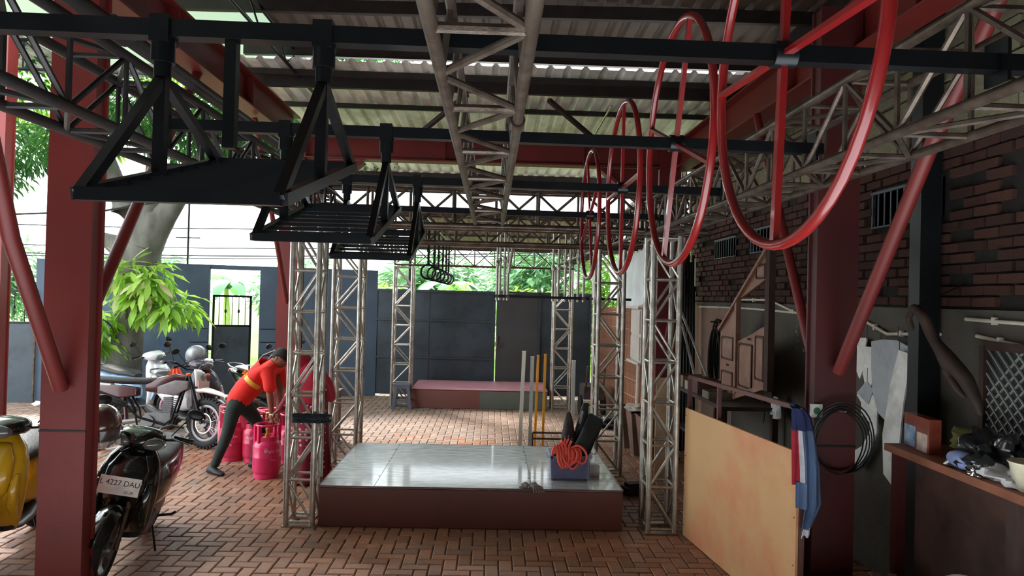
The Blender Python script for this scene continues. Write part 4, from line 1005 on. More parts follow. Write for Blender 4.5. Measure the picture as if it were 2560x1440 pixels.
def mirror(t, x, z, y, s_, h=0.16, out=0.10, m=M_black):
    b = B().path([(x, y, z), (x+s_*out*0.6, y-0.01, z+h*0.6), (x+s_*out, y-0.02, z+h)], 0.005, 6)
    mr = b.build('mirror', m, t, world=False, smooth=True)
    B().ball((x+s_*(out+0.035), y-0.015, z+h+0.025), (0.062, 0.016, 0.040), 16, 8, rot=(0.1, 0.2*s_, 0)).build('mirror_head', m, mr, world=False, smooth=True)
    B().ball((x+s_*(out+0.035), y-0.026, z+h+0.025), (0.054, 0.008, 0.033), 16, 6, rot=(0.1, 0.2*s_, 0)).build('mirror_glass', M_chrome, mr, world=False, smooth=True)
def grips(t, y, z, hw, m=M_black, back=0.05):
    for s_ in (-1, 1):
        a, b_ = V((s_*(hw-0.13), y-back*0.6, z)), V((s_*hw, y-back, z-0.015))
        g = B().path([a, b_], 0.017, 10).path([b_, b_+V((s_*0.012, 0, 0))], 0.021, 10).build('grip', m, t, world=False, smooth=True)
        B().path([a+V((-s_*0.01, 0.03, 0)), a+V((s_*0.04, 0.062, -0.005)), b_+V((-s_*0.005, 0.055, -0.01))], 0.006, 6).build('brake_lever', M_alu, g, world=False, smooth=True)
def scooter(label, loc, heading, lean, body, accent, seatm, cat='motorcycle', plate=None, lamps=2, mags=None, cover=None, name='scooter'):
    """heading: angle (rad) of the nose about z, 0 = nose towards -y (the camera)"""
    t = thing(name, label, cat, loc, (0, lean, heading+PI))       # local +y is forward
    wr_ = 0.27
    fw = wheel_parts(t, 0.63, wr_, wr_, 0.09, mags=mags, name='front_wheel'); wheel_parts(t, -0.62, wr_, wr_, 0.10, mags=mags, name='rear_wheel')
    for s_ in (-1, 1): B().path([(s_*0.075, 0.63, 0.27), (s_*0.07, 0.54, 0.56), (s_*0.05, 0.50, 0.66)], 0.018, 10).build('fork_tube', M_galvd if mags is None else M_white, t, world=False, smooth=True)
    fender(t, 0.63, 0.27, 0.315, 0.075, 20, 165, body, 'front_fender')
    fender(t, -0.62, 0.27, 0.33, 0.07, 60, 175, M_black, 'rear_fender')
    # leg shield and beak
    B().loft([sec(0.30, 0.27, 0.15, 0.03, 80), sec(0.36, 0.36, 0.19, 0.045, 85), sec(0.41, 0.48, 0.215, 0.065, 88), sec(0.43, 0.62, 0.225, 0.085, 80), sec(0.41, 0.76, 0.215, 0.095, 78), sec(0.37, 0.88, 0.175, 0.075, 75), sec(0.34, 0.955, 0.11, 0.05, 72), sec(0.33, 0.985, 0.06, 0.03, 72)]).build('leg_shield', body, t, world=False, smooth=True)
    B().loft([sec(0.50, 0.545, 0.10, 0.02, 60), sec(0.50, 0.60, 0.135, 0.05, 75), sec(0.505, 0.70, 0.15, 0.055, 80), sec(0.48, 0.82, 0.14, 0.05, 75), sec(0.43, 0.91, 0.09, 0.035, 70)]).build('beak', body, t, world=False, smooth=True)
    for s_ in (-1, 1):
        B().loft([sec(0.43, 0.40, 0.02, 0.02, 88, x=s_*0.17), sec(0.49, 0.50, 0.035, 0.03, 88, x=s_*0.165), sec(0.51, 0.62, 0.03, 0.03, 85, x=s_*0.17), sec(0.49, 0.72, 0.014, 0.014, 85, x=s_*0.175)]).build('side_wing', accent, t, world=False, smooth=True)
        B().ball((s_*0.165, 0.515, 0.60), (0.025, 0.018, 0.045), 12, 8).build('turn_signal', M_lens, t, world=False, smooth=True)
    # handlebar cover, lamps
    B().loft([sec(0.46, 1.02, 0.05, 0.03, 10), sec(0.42, 1.02, 0.13, 0.055, 10), sec(0.34, 1.03, 0.175, 0.07, 5), sec(0.26, 1.025, 0.155, 0.06, 0), sec(0.20, 1.01, 0.08, 0.035, -10)]).build('handlebar_cover', cover or body, t, world=False, smooth=True)
    if lamps == 2:
        for s_ in (-1, 1):
            B().ball((s_*0.115, 0.425, 1.0), (0.078, 0.04, 0.045), 18, 10, rot=(0, -0.15*s_, -0.35*s_)).build('headlamp', M_lens, t, world=False, smooth=True)
            B().path([(s_*0.115+0.079*math.cos(a), 0.422-0.03*abs(math.cos(a)), 1.0+0.046*math.sin(a)) for a in [2*PI*k/24 for k in range(24)]], 0.005, 6, closed=True, up=V((0, 1, 0))).build('lamp_ring', M_chrome, t, world=False, smooth=True)
    else: B().ball((0, 0.455, 1.0), (0.10, 0.035, 0.05), 18, 10).build('headlamp', M_lens, t, world=False, smooth=True)
    B().path([(-0.33, 0.25, 1.03), (-0.12, 0.32, 1.01), (0.12, 0.32, 1.01), (0.33, 0.25, 1.03)], 0.011, 8).build('handlebar', M_black, t, world=False, smooth=True)
    grips(t, 0.30, 1.035, 0.345)
    for s_ in (-1, 1): mirror(t, s_*0.20, 1.05, 0.30, s_)
    # floor, tunnel, rear body, seat
    B().loft([sec(0.36, 0.30, 0.15, 0.035), sec(0.2, 0.27, 0.165, 0.035), sec(0.0, 0.27, 0.165, 0.04), sec(-0.15, 0.30, 0.15, 0.06)]).build('floorboard', M_black, t, world=False, smooth=True)
    B().loft([sec(0.02, 0.46, 0.07, 0.10), sec(-0.08, 0.52, 0.14, 0.19), sec(-0.25, 0.53, 0.175, 0.20), sec(-0.45, 0.56, 0.18, 0.17), sec(-0.65, 0.62, 0.16, 0.13), sec(-0.82, 0.68, 0.12, 0.09), sec(-0.95, 0.73, 0.06, 0.045)]).build('rear_body', accent if accent is not M_black else body, t, world=False, smooth=True)
    B().loft([sec(0.02, 0.70, 0.07, 0.03), sec(-0.06, 0.735, 0.12, 0.045), sec(-0.25, 0.745, 0.14, 0.05), sec(-0.42, 0.77, 0.15, 0.05), sec(-0.62, 0.80, 0.14, 0.045), sec(-0.78, 0.80, 0.09, 0.03)]).build('seat', seatm, t, world=False, smooth=True)
    B().path([(-0.11, -0.66, 0.78), (-0.12, -0.85, 0.83), (-0.06, -0.96, 0.85), (0.06, -0.96, 0.85), (0.12, -0.85, 0.83), (0.11, -0.66, 0.78)], 0.012, 8).build('grab_rail', M_alu, t, world=False, smooth=True)
    B().ball((0, -0.95, 0.74), (0.07, 0.03, 0.04), 14, 8).build('tail_lamp', mat('red_lens', (190, 20, 20), 0.2, coat=1), t, world=False, smooth=True)
    # engine, exhaust, stands
    B().loft([sec(-0.2, 0.30, 0.10, 0.09), sec(-0.4, 0.28, 0.12, 0.10), sec(-0.62, 0.27, 0.10, 0.07), sec(-0.72, 0.27, 0.07, 0.05)]).build('engine_case', M_galvd, t, world=False, smooth=True)
    B().loft([sec(-0.30, 0.22, 0.03, 0.03, 0, x=0.16), sec(-0.45, 0.25, 0.055, 0.06, 0, x=0.175), sec(-0.75, 0.31, 0.06, 0.065, 0, x=0.175), sec(-0.88, 0.34, 0.035, 0.04, 0, x=0.175)]).build('exhaust', M_black, t, world=False, smooth=True)
    B().path([(-0.12, -0.12, 0.26), (-0.21, -0.05, 0.06), (-0.235, -0.02, 0.012)], 0.009, 8).path([(-0.25, 0.01, 0.008), (-0.235, -0.06, 0.008)], 0.012, 8).build('side_stand', M_black, t, world=False, smooth=True)
    B().path([(-0.13, -0.3, 0.24), (-0.22, -0.34, 0.25), (-0.25, -0.36, 0.27)], 0.011, 8).build('foot_peg', M_black, t, world=False, smooth=True)
    if plate:
        Rp = Matrix.Rotation(math.radians(12), 4, 'X')
        p = B().box((0, 0, 0), (0.275, 0.006, 0.125)); p.v = [Rp.to_3x3() @ q + V((0, 0.625, 0.72)) for q in p.v]
        po = p.build('licence_plate', mat('white_plate', (232, 226, 216), 0.4), t, world=False)
        for s_, sz, dx, dz in plate:
            M = Matrix.Translation((0, 0.625, 0.72)) @ Rp @ Matrix.Translation((dx, 0.0035, dz)) @ Matrix.Rotation(PI, 4, 'Z') @ Matrix.Rotation(PI/2, 4, 'X')
            text(po, 'plate_text', s_, sz, M, M_black)
        B().box((0, 0.59, 0.72), (0.10, 0.06, 0.06)).build('plate_bracket', M_black, t, world=False)
    return t
M_bk = mat('gloss_black_body', (16, 22, 22), 0.16, 0.2, 0.1, coat=1.0)
M_bk2 = mat('gloss_dark_green', (22, 40, 34), 0.18, 0.2, 0.1, coat=1.0)
M_yel = mat('yellow_body', (214, 168, 20), 0.3, 0, 0.06, coat=0.6)
M_pw = mat('pearl_white', (220, 222, 226), 0.25, 0, 0.05, coat=0.8)
M_pur = mat('dark_purple_grey', (70, 62, 76), 0.3, 0.2, 0.08, coat=0.6)
M_seat = mat('black_seat_vinyl', (38, 38, 40), 0.5, 0, 0.15, 12, 0.3, 60)
M_pinkmag = mat('pink_wheel', (206, 150, 170), 0.4, 0, 0.1)
scooter('black scooter facing camera with white plate, between left column and gas bottles', (-2.77, 5.47, 0), math.radians(11), math.radians(-11), M_bk, M_bk2, M_seat,
        plate=[('L 4227 DAU', 0.052, 0.0, 0.018), ('10-29', 0.028, -0.07, -0.040)]).scale = (0.96, 0.96, 0.96)
scooter('yellow scooter cut by left picture edge, behind the thick red column', (-3.68, 5.5, 0), math.radians(14), math.radians(-5), M_yel, M_yel, M_seat, lamps=1, cover=M_bk)
scooter('dark purple scooter with pink wheels and a helmet on its mirror', (-4.14, 9.93, 0), math.radians(52), math.radians(4), M_pur, M_pw, M_seat, lamps=1, mags=M_pinkmag)
scooter('white and pale blue scooter mostly hidden behind the trail bike', (-5.35, 10.9, 0), math.radians(70), math.radians(4), M_pw, mat('pale_blue_body', (150, 190, 226), 0.3, coat=0.6), M_seat, lamps=1)
scooter('white scooter with black seat standing behind the man in red', (-3.35, 11.1, 0), math.radians(60), math.radians(4), mat('black_white_body', (200, 200, 206), 0.3, coat=0.6), M_bk, M_seat, lamps=1)
def trail_bike():
    t = thing('trail_bike', 'tall off-road motorcycle with knobby tyre and white fender, turned right', 'motorcycle', (-4.27, 9.05, 0), (0, math.radians(-8), math.radians(-78)))
    r = 0.31; st = math.radians(-18)
    mt = M_black; mw = mat('white_trail_plastic', (214, 208, 204), 0.4, 0, 0.06); mr = mat('dark_red_plastic', (70, 26, 30), 0.35, 0, 0.06, coat=0.4)
    global STEER
    wheel_parts(t, -0.66, r, r, 0.10, knobby=True, name='rear_wheel', rimr=0.72)
    STEER = (Matrix.Rotation(math.radians(-34), 3, 'Z'), V((0, 0.50, 0)))
    wheel_parts(t, 0.68, r, r, 0.09, knobby=True, name='front_wheel', rimr=0.74)
    for s_ in (-1, 1): B().path([(s_*0.085-0.0, 0.68, 0.31), (s_*0.085, 0.56, 0.60), (s_*0.085, 0.42, 0.95)], [0.024, 0.026, 0.02], 10).build('fork_tube', M_blacksteel, t, world=False, smooth=True)
    B().loft([sec(1.00, 0.635, 0.035, 0.012, 14), sec(0.86, 0.685, 0.066, 0.022, 10), sec(0.66, 0.73, 0.078, 0.034, 2), sec(0.44, 0.72, 0.062, 0.030, -18)]).build('front_fender', mw, t, world=False, smooth=True)
    B().loft([sec(0.54, 0.78, 0.075, 0.02, 80), sec(0.55, 0.86, 0.095, 0.03, 85), sec(0.52, 0.96, 0.085, 0.03, 80), sec(0.48, 1.0, 0.05, 0.02, 80)]).build('headlamp_mask', mw, t, world=False, smooth=True)
    B().lathe([(0.055, 0), (0.048, 0.012), (0.001, 0.02)], (0, 0.585, 0.90), 18, 'y', cap=False).build('headlamp', M_lens, t, world=False, smooth=True)
    B().box((0, 0.60, 0.80), (0.19, 0.006, 0.10)).build('licence_plate', mat('pinkish_plate', (206, 176, 170), 0.5), t, world=False)
    B().path([(-0.36, 0.30, 1.09), (-0.22, 0.34, 1.08), (-0.10, 0.40, 1.0), (0.10, 0.40, 1.0), (0.22, 0.34, 1.08), (0.36, 0.30, 1.09)], 0.012, 8).build('handlebar', M_blacksteel, t, world=False, smooth=True)
    grips(t, 0.34, 1.095, 0.38)
    mirror(t, -0.24, 1.09, 0.33, -1, 0.20, 0.08); mirror(t, 0.24, 1.09, 0.33, 1, 0.20, 0.08)
    for s_ in (-1, 1): B().ball((s_*0.16, 0.50, 0.93), (0.045, 0.025, 0.022), 12, 8).build('turn_signal', M_orange_lens, t, world=False, smooth=True)
    STEER = None
    B().loft([sec(0.34, 0.86, 0.05, 0.06, -20), sec(0.22, 0.84, 0.10, 0.11, -10), sec(0.05, 0.80, 0.115, 0.11), sec(-0.10, 0.78, 0.08, 0.06)]).build('fuel_tank', mr, t, world=False, smooth=True)
    for s_ in (-1, 1): B().loft([sec(0.40, 0.80, 0.006, 0.05, 0, x=s_*0.11), sec(0.25, 0.76, 0.012, 0.10, 0, x=s_*0.13), sec(0.05, 0.74, 0.008, 0.04, 0, x=s_*0.12)]).build('radiator_shroud', mat('grey_plastic_panel', (128, 124, 126), 0.4), t, world=False, smooth=True)
    B().loft([sec(0.10, 0.87, 0.07, 0.03), sec(-0.1, 0.85, 0.10, 0.045), sec(-0.4, 0.86, 0.115, 0.045), sec(-0.7, 0.89, 0.10, 0.04), sec(-0.84, 0.91, 0.05, 0.02)]).build('seat', M_seat, t, world=False, smooth=True)
    B().loft([sec(-0.5, 0.80, 0.09, 0.03, 5), sec(-0.8, 0.84, 0.09, 0.02, 8), sec(-1.05, 0.86, 0.05, 0.01, 8)]).build('rear_fender', mw, t, world=False, smooth=True)
    for s_ in (-1, 1): B().loft([sec(-0.2, 0.72, 0.006, 0.05, 0, x=s_*0.12), sec(-0.42, 0.72, 0.01, 0.09, 0, x=s_*0.13), sec(-0.62, 0.76, 0.006, 0.03, 0, x=s_*0.11)]).build('side_panel', mr, t, world=False, smooth=True)
    for s_ in (-1, 1): B().path([(s_*0.03, 0.38, 0.93), (s_*0.10, 0.28, 0.55), (s_*0.11, 0.2, 0.26), (s_*0.11, -0.15, 0.24), (s_*0.11, -0.2, 0.5), (s_*0.09, -0.35, 0.76)], 0.016, 8).build('frame_tube', M_blacksteel, t, world=False, smooth=True)
    b = B().box((0, 0.06, 0.36), (0.17, 0.30, 0.18)).lathe([(0.075, -0.12), (0.085, -0.1), (0.085, 0.1), (0.075, 0.12)], (0, -0.05, 0.34), 18, 'x')
    b.build('crankcase', M_alu, t, world=False)
    b = B()
    for k in range(7): b.box((0, 0.13+0.01*k, 0.47+0.026*k), (0.15, 0.14, 0.010))
    b.box((0, 0.16, 0.55), (0.10, 0.10, 0.2)).build('cylinder_fins', M_alu, t, world=False)
    B().path([(0.04, 0.22, 0.5), (0.09, 0.30, 0.42), (0.12, 0.15, 0.30), (0.13, -0.15, 0.40), (0.14, -0.3, 0.55)], 0.016, 8).loft([sec(-0.28, 0.56, 0.035, 0.035, 0, x=0.15), sec(-0.4, 0.6, 0.045, 0.05, 0, x=0.155), sec(-0.75, 0.72, 0.042, 0.048, 0, x=0.15)]).build('exhaust', M_blacksteel, t, world=False, smooth=True)
    for s_ in (-1, 1): B().path([(s_*0.09, -0.18, 0.36), (s_*0.09, -0.66, 0.31)], 0.02, 8, flat=1.5).build('swingarm', M_alu, t, world=False)
    B().path([(-0.10, 0.0, 0.28), (-0.27, 0.03, 0.01)], 0.011, 8).build('side_stand', M_black, t, world=False)
    for s_ in (-1, 1): B().box((s_*0.17, -0.02, 0.28), (0.10, 0.035, 0.02)).build('foot_peg', M_black, t, world=False)
    B().path([(0, -0.32, 0.36), (0, -0.36, 0.72)], 0.03, 12).build('rear_shock', mr, t, world=False, smooth=True)
trail_bike()
def helmet(label, c, r, m, yaw, visor=True, roll=0.0):
    t = thing('helmet', label, 'helmet', c, (roll, 0, yaw))        # face towards local -y
    b = B(); b.ball((0, 0, 0), 1, 30, 20); out = []; b2 = B()
    for p in b.v:
        q = V((p.x*r*0.90, p.y*r*1.06, p.z*r*1.0))
        if p.z < -0.55: q.z = -0.55*r+(p.z+0.55)*0.2*r; q.x *= 1.0; q.y *= 1.0
        out.append(q)
    b.v = out
    b.build('shell', m, t, world=False, smooth=True)
    B().path([(0.80*r*math.cos(a), 0.93*r*math.sin(a), -0.60*r) for a in [2*PI*k/30 for k in range(30)]], 0.012, 6, closed=True).build('rim_trim', M_black, t, world=False, smooth=True)
    if visor:
        rings = []
        for k in range(15):
            a = math.radians(200+140*k/14); rings.append([V(((rr*1.02)*r*math.cos(a)*0.96, (rr*1.1)*r*math.sin(a), z*r)) for rr, z in ((1.0, -0.1), (1.03, -0.5), (1.02, -0.95), (1.005, -0.95), (1.015, -0.5), (0.985, -0.1))])
        B().loft(rings).build('visor', mat('smoked_visor', (200, 190, 190), 0.08, 0, 0.02, trans=0.9, alpha=0.45), t, world=False, smooth=True)
        for s_ in (-1, 1): B().lathe([(0.02, -0.006), (0.02, 0.006)], (s_*r*0.93, -0.1*r, -0.15*r), 12, 'x').build('visor_screw', M_chrome, t, world=False)
    B().path([(-0.6*r, 0, -0.6*r), (-0.2*r, -0.05, -1.05*r), (0.3*r, -0.03, -1.0*r), (0.6*r, 0, -0.6*r)], 0.007, 6, flat=0.4).build('chin_strap', M_black, t, world=False, smooth=True)
    return t
helmet('glossy dark brown helmet with smoked visor on the near black scooter', (-2.705, 4.99, 1.085), 0.140, mat('brown_black_gloss', (84, 58, 54), 0.2, 0.1, 0.2, coat=1.0), math.radians(15), roll=0.1)
helmet('silver grey helmet with swirls on the purple scooter mirror', (-4.05, 9.78, 1.13), 0.14, mat('silver_helmet', (176, 180, 184), 0.35, 0.3, 0.3, 9, rgb2=(96, 100, 106)), math.radians(-20), visor=False)
# orange cloth on the purple scooter, blue broom, folded scooter cover
def drape(name, label, cat, c, w, l, m, ax=V((1, 0, 0)), fold=0.02, nf=3, taper=0.3, seed=1, thick=0.006, top=0.5, group=None):
    b = B(); ax = V(ax).normalized(); an = V((-ax.y, ax.x, 0)); n, mm = 18, 14; vs = []
    for sgn in (0, 1):
        for j in range(mm+1):
            s_ = j/mm; ww = w*(top+(1-top)*min(1, s_*2)) if top < 1 else w*(1-taper*s_)
            for i in range(n+1):
                u = i/n-0.5
                vs.append(V(c)+ax*(u*ww)+V((0, 0, -l*s_-0.02*math.cos(u*5+seed)*s_))+an*(fold*math.sin(u*nf*2*PI+seed+s_*1.5)*(0.3+s_)+sgn*thick+0.01*mnoise.noise(V((u*4, s_*4, seed)))))
    k = (n+1)*(mm+1); fs = []
    for j in range(mm):
        for i in range(n):
            a = j*(n+1)+i; fs += [(a, a+1, a+n+2, a+n+1), (k+a+n+1, k+a+n+2, k+a+1, k+a)]
    for i in range(n): fs += [(i, k+i, k+i+1, i+1), (mm*(n+1)+i, mm*(n+1)+i+1, k+mm*(n+1)+i+1, k+mm*(n+1)+i)]
    for j in range(mm): fs += [(j*(n+1), (j+1)*(n+1), k+(j+1)*(n+1), k+j*(n+1)), (j*(n+1)+n, k+j*(n+1)+n, k+(j+1)*(n+1)+n, (j+1)*(n+1)+n)]
    b.add(vs, fs)
    return b.build(name, m, label=label, cat=cat, smooth=True, group=group)
drape('orange_cloth', 'orange red cloth hanging left of the purple scooter', 'cloth', (-4.22, 9.55, 1.0), 0.24, 0.34, mat('orange_cloth', (240, 92, 60), 0.8, 0, 0.1), top=0.3)
bt = thing('broom', 'blue broom handle leaning on the tree trunk', 'broom', (-5.35, 11.6, 0.0))
bar(bt, 'handle', (-5.30, 11.55, 0.25), (-5.55, 11.9, 1.30), 0.012, mat('blue_plastic', (30, 90, 170), 0.4)); B().box((-5.30, 11.55, 0.14), (0.22, 0.05, 0.26)).build('bristles', mat('broom_fibre', (120, 96, 60), 0.9), bt)
# metal bench frame and jumble behind the man
bn = thing('scrap_frame', 'grey bent tube frame leaning beside far left red column', 'frame', (-3.2, 10.3, 0))
for k in range(3): B().path([(-3.75+0.12*k, 10.3+0.1*k, 0.55), (-3.3+0.1*k, 10.3+0.1*k, 1.10), (-2.8, 10.3+0.1*k, 1.32-0.12*k)], 0.014, 8).build('tube', M_galvd, bn, smooth=True)
for x in (-3.5, -2.85): bar(bn, 'leg', (x, 10.3, 0), (x, 10.3, 0.95), 0.014, M_galvd)
drape('hanging_jacket', 'dark blue jacket hanging beside the far left red column', 'clothing', (-2.44, 8.97, 1.32), 0.26, 0.6, mat('navy_cloth', (44, 54, 92), 0.85, 0, 0.3, 8), top=0.8, fold=0.03)
ct = thing('tool_cupboard', 'brown low cupboard behind the gas cylinders at far left column', 'cupboard', (-2.30, 9.6, 0))
B().box((-2.30, 9.6, 0.34), (0.5, 0.4, 0.68)).build('body', mat('brown_cupboard', (96, 62, 52), 0.7), ct); B().box((-2.30, 9.6, 0.70), (0.55, 0.44, 0.03)).build('top', mat('brown_cupboard', (96, 62, 52), 0.7), ct)
for s_ in (-1, 1): B().box((-2.30+s_*0.122, 9.39, 0.35), (0.235, 0.015, 0.60)).build('door', mat('brown_cupboard2', (112, 74, 60), 0.7), ct)
# litter
crumple('paper_scrap', 'crumpled white paper scrap on the ground at the foot of far wall', 'paper', (-7.6, 12.1, 0.0), (0.10, 0.08, 0.05), mat('paper', (225, 225, 225), 0.8), 4)

# ================================================================ VEGETATION AND THE STREET BEHIND
M_bark = mat('tree_bark', (104, 104, 96), 0.95, 0, 0.25, 5, 0.9, 18, stretch=(1, 1, 0.4))
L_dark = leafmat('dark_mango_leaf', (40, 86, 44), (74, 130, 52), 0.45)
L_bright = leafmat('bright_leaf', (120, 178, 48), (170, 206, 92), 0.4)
L_pale = leafmat('pale_new_leaf', (226, 200, 170), (200, 220, 150), 0.5)
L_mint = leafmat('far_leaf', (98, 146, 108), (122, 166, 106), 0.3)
def leaf_shape(L=0.16, w=0.035):
    b = B(); st = [(0, 0.15), (0.3, 0.9), (0.6, 1.0), (0.85, 0.5), (1.0, 0.04)]; vs = []
    for s_, k in st:
        z = -0.25*L*s_*s_
        vs += [V((s_*L, -w*k/2, z+0.006)), V((s_*L, 0, z)), V((s_*L, w*k/2, z+0.006))]
    fs = []
    for i in range(4): fs += [(3*i, 3*i+1, 3*i+4, 3*i+3), (3*i+1, 3*i+2, 3*i+5, 3*i+4)]
    return b.add(vs, fs)
def quick_leaf(b, p, d, up, L, w):
    d = d.normalized(); s_ = d.cross(up)
    if s_.length < 1e-3: s_ = V((1, 0, 0))
    s_.normalize(); n_ = s_.cross(d)
    b.v += [p, p+d*L*0.45+s_*w*0.5+n_*0.01, p+d*L-n_*L*0.12, p+d*L*0.45-s_*w*0.5+n_*0.01, ]
    o = len(b.v)-4; b.f += [(o, o+1, o+2, o+3)]
def blob_leaves(b, c, r, n, L, w, rnd, hang=0.5, shell=0.55):
    for _ in range(n):
        d = V((rnd.gauss(0, 1), rnd.gauss(0, 1), rnd.gauss(0, 1))).normalized(); k = shell+(1-shell)*rnd.random()
        p = V((c[0]+d.x*r[0]*k, c[1]+d.y*r[1]*k, c[2]+d.z*r[2]*k))
        dd = V((d.x+rnd.uniform(-.8, .8), d.y+rnd.uniform(-.8, .8), d.z*0.4-hang+rnd.uniform(-.5, .5)))
        quick_leaf(b, p, dd, V((rnd.uniform(-.3, .3), rnd.uniform(-.3, .3), 1)), L*rnd.uniform(.7, 1.2), w*rnd.uniform(.7, 1.2))
def mango_tree():
    tx, ty = -6.05, 11.75; t = thing('mango_tree', 'large leafy tree with grey forked trunk before the blue wall', 'tree', (tx, ty, 0)); rnd = random.Random(5)
    J = {'r0': ((tx-0.05, ty, 0.0), 0.36), 'r1': ((tx, ty, 0.35), 0.30), 'm1': ((tx+0.02, ty, 1.0), 0.28), 'm2': ((tx+0.10, ty, 1.8), 0.26), 'f': ((tx+0.28, ty, 2.55), 0.30), 'f2': ((tx+0.32, ty, 2.9), 0.30),
         'l1': ((tx-0.05, ty, 3.35), 0.17), 'l2': ((tx-0.35, ty-0.1, 4.2), 0.14), 'l3': ((tx-0.9, ty-0.2, 5.2), 0.10), 'l4': ((tx-1.6, ty-0.4, 6.2), 0.05),
         'q1': ((tx+0.75, ty, 3.45), 0.17), 'q2': ((tx+1.15, ty-0.1, 4.1), 0.13), 'q3': ((tx+1.7, ty-0.2, 5.0), 0.10), 'q4': ((tx+2.4, ty-0.3, 6.0), 0.05),
         'c1': ((tx+0.35, ty+0.1, 3.8), 0.15), 'c2': ((tx+0.4, ty+0.1, 5.0), 0.10), 'c3': ((tx+0.3, ty, 6.4), 0.05),
         's1': ((tx-0.5, ty-0.1, 2.9), 0.07), 's2': ((tx-0.75, ty-0.2, 3.3), 0.05)}
    skin('trunk', J, [('r0', 'r1'), ('r1', 'm1'), ('m1', 'm2'), ('m2', 'f'), ('f', 'f2'), ('f2', 'l1'), ('l1', 'l2'), ('l2', 'l3'), ('l3', 'l4'), ('f2', 'q1'), ('q1', 'q2'), ('q2', 'q3'), ('q3', 'q4'), ('f2', 'c1'), ('c1', 'c2'), ('c2', 'c3'), ('f', 's1'), ('s1', 's2')], M_bark, t, 'r1')
    b = B()
    for _ in range(46):
        c = (tx+rnd.uniform(-4.2, 4.6), ty+rnd.uniform(-1.6, 1.8), rnd.uniform(4.5, 7.2)); blob_leaves(b, c, (0.75, 0.75, 0.5), 330, 0.20, 0.06, rnd)
    for c in ((-8.6, 11.2, 4.1), (-8.1, 11.4, 3.9), (-7.7, 11.6, 4.3), (-5.0, 11.4, 4.5), (-4.3, 11.3, 4.6), (-3.4, 11.4, 4.7), (-4.2, 12.3, 4.3), (-6.7, 11.3, 4.3), (-4.9, 12.0, 5.0), (-8.9, 11.0, 4.7), (-2.6, 12, 5.0)): blob_leaves(b, c, (0.6, 0.6, 0.45), 420, 0.19, 0.055, rnd, hang=0.8)
    b.build('foliage', L_dark, t, kind='stuff', fix=False)
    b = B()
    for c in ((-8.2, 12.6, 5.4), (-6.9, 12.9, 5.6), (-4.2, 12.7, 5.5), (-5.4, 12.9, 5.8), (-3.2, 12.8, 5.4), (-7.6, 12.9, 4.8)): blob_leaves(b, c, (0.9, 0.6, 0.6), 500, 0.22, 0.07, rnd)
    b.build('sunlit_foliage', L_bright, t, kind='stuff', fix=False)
    b = B()
    for c in ((-5.8, 11.5, 2.15), (-5.35, 11.45, 2.05), (-5.05, 11.5, 1.75), (-6.3, 11.5, 1.5), (-5.6, 11.5, 2.3), (-6.45, 11.5, 1.1)): blob_leaves(b, c, (0.42, 0.3, 0.32), 75, 0.32, 0.09, rnd, hang=0.7, shell=0.2)
    b.build('shoot_foliage', L_bright, t, kind='stuff', fix=False)
    # trunk shoots: large leaves, each of its own
    ls = leaf_shape(0.34, 0.095); mb = ls.mesh('leaf', L_bright, smooth=True); mp = ls.mesh('leaf', L_pale, smooth=True)
    cl = [((-5.85, 11.35, 2.20), 0.45, 70), ((-5.45, 11.3, 2.12), 0.40, 60), ((-5.15, 11.35, 1.72), 0.36, 50), ((-6.35, 11.35, 1.55), 0.34, 55), ((-6.5, 11.4, 1.05), 0.32, 35), ((-5.6, 11.25, 1.80), 0.35, 30)]
    for ci, (c, r, n) in enumerate(cl):
        tw = B().path([(tx+0.08, ty-0.15, c[2]-0.35), ((tx+c[0])/2, c[1]+0.1, c[2]-0.05), c], [0.03, 0.02, 0.01], 6).build('twig', M_bark, t, smooth=True)
        for k in range(n):
            d = V((rnd.gauss(0, 1), rnd.gauss(0, 1)-0.5, rnd.gauss(0, 0.8))).normalized(); p = V(c)+d*r*rnd.uniform(0.2, 0.85)
            dd = V((d.x, d.y, d.z-0.6+rnd.uniform(-.3, .3))).normalized(); a, b_ = frame(dd); roll = rnd.uniform(-.6, .6)
            X = dd; Y = a*math.cos(roll)+b_*math.sin(roll); Z = X.cross(Y)
            M = Matrix((X, Y, Z)).transposed().to_4x4(); M.translation = p; M = M @ Matrix.Scale(rnd.uniform(.6, 1.05), 4)
            pale = ci in (0, 1) and rnd.random() < 0.35
            inst('leaf', mp if pale else mb, t, M)
    return t
mango_tree()
def bush(label, c, r, n, m, L=0.3, w=0.09, grp=None, seed=1, name='bush'):
    rnd = random.Random(seed); t = thing(name, label, 'bush', (c[0], c[1], c[2]-r[2]), group=grp)
    b = B(); blob_leaves(b, c, r, n, L, w, rnd, 0.3, 0.3); b.build('foliage', m, t, kind='stuff', fix=False)
    b = B()
    for k in range(5):
        a = rnd.uniform(0, 2*PI); b.path([(c[0], c[1], c[2]-r[2]-0.2), (c[0]+math.cos(a)*r[0]*0.5, c[1]+math.sin(a)*r[1]*0.5, c[2]+r[2]*0.4)], [0.05, 0.02], 6)
    b.build('stems', M_bark, t)
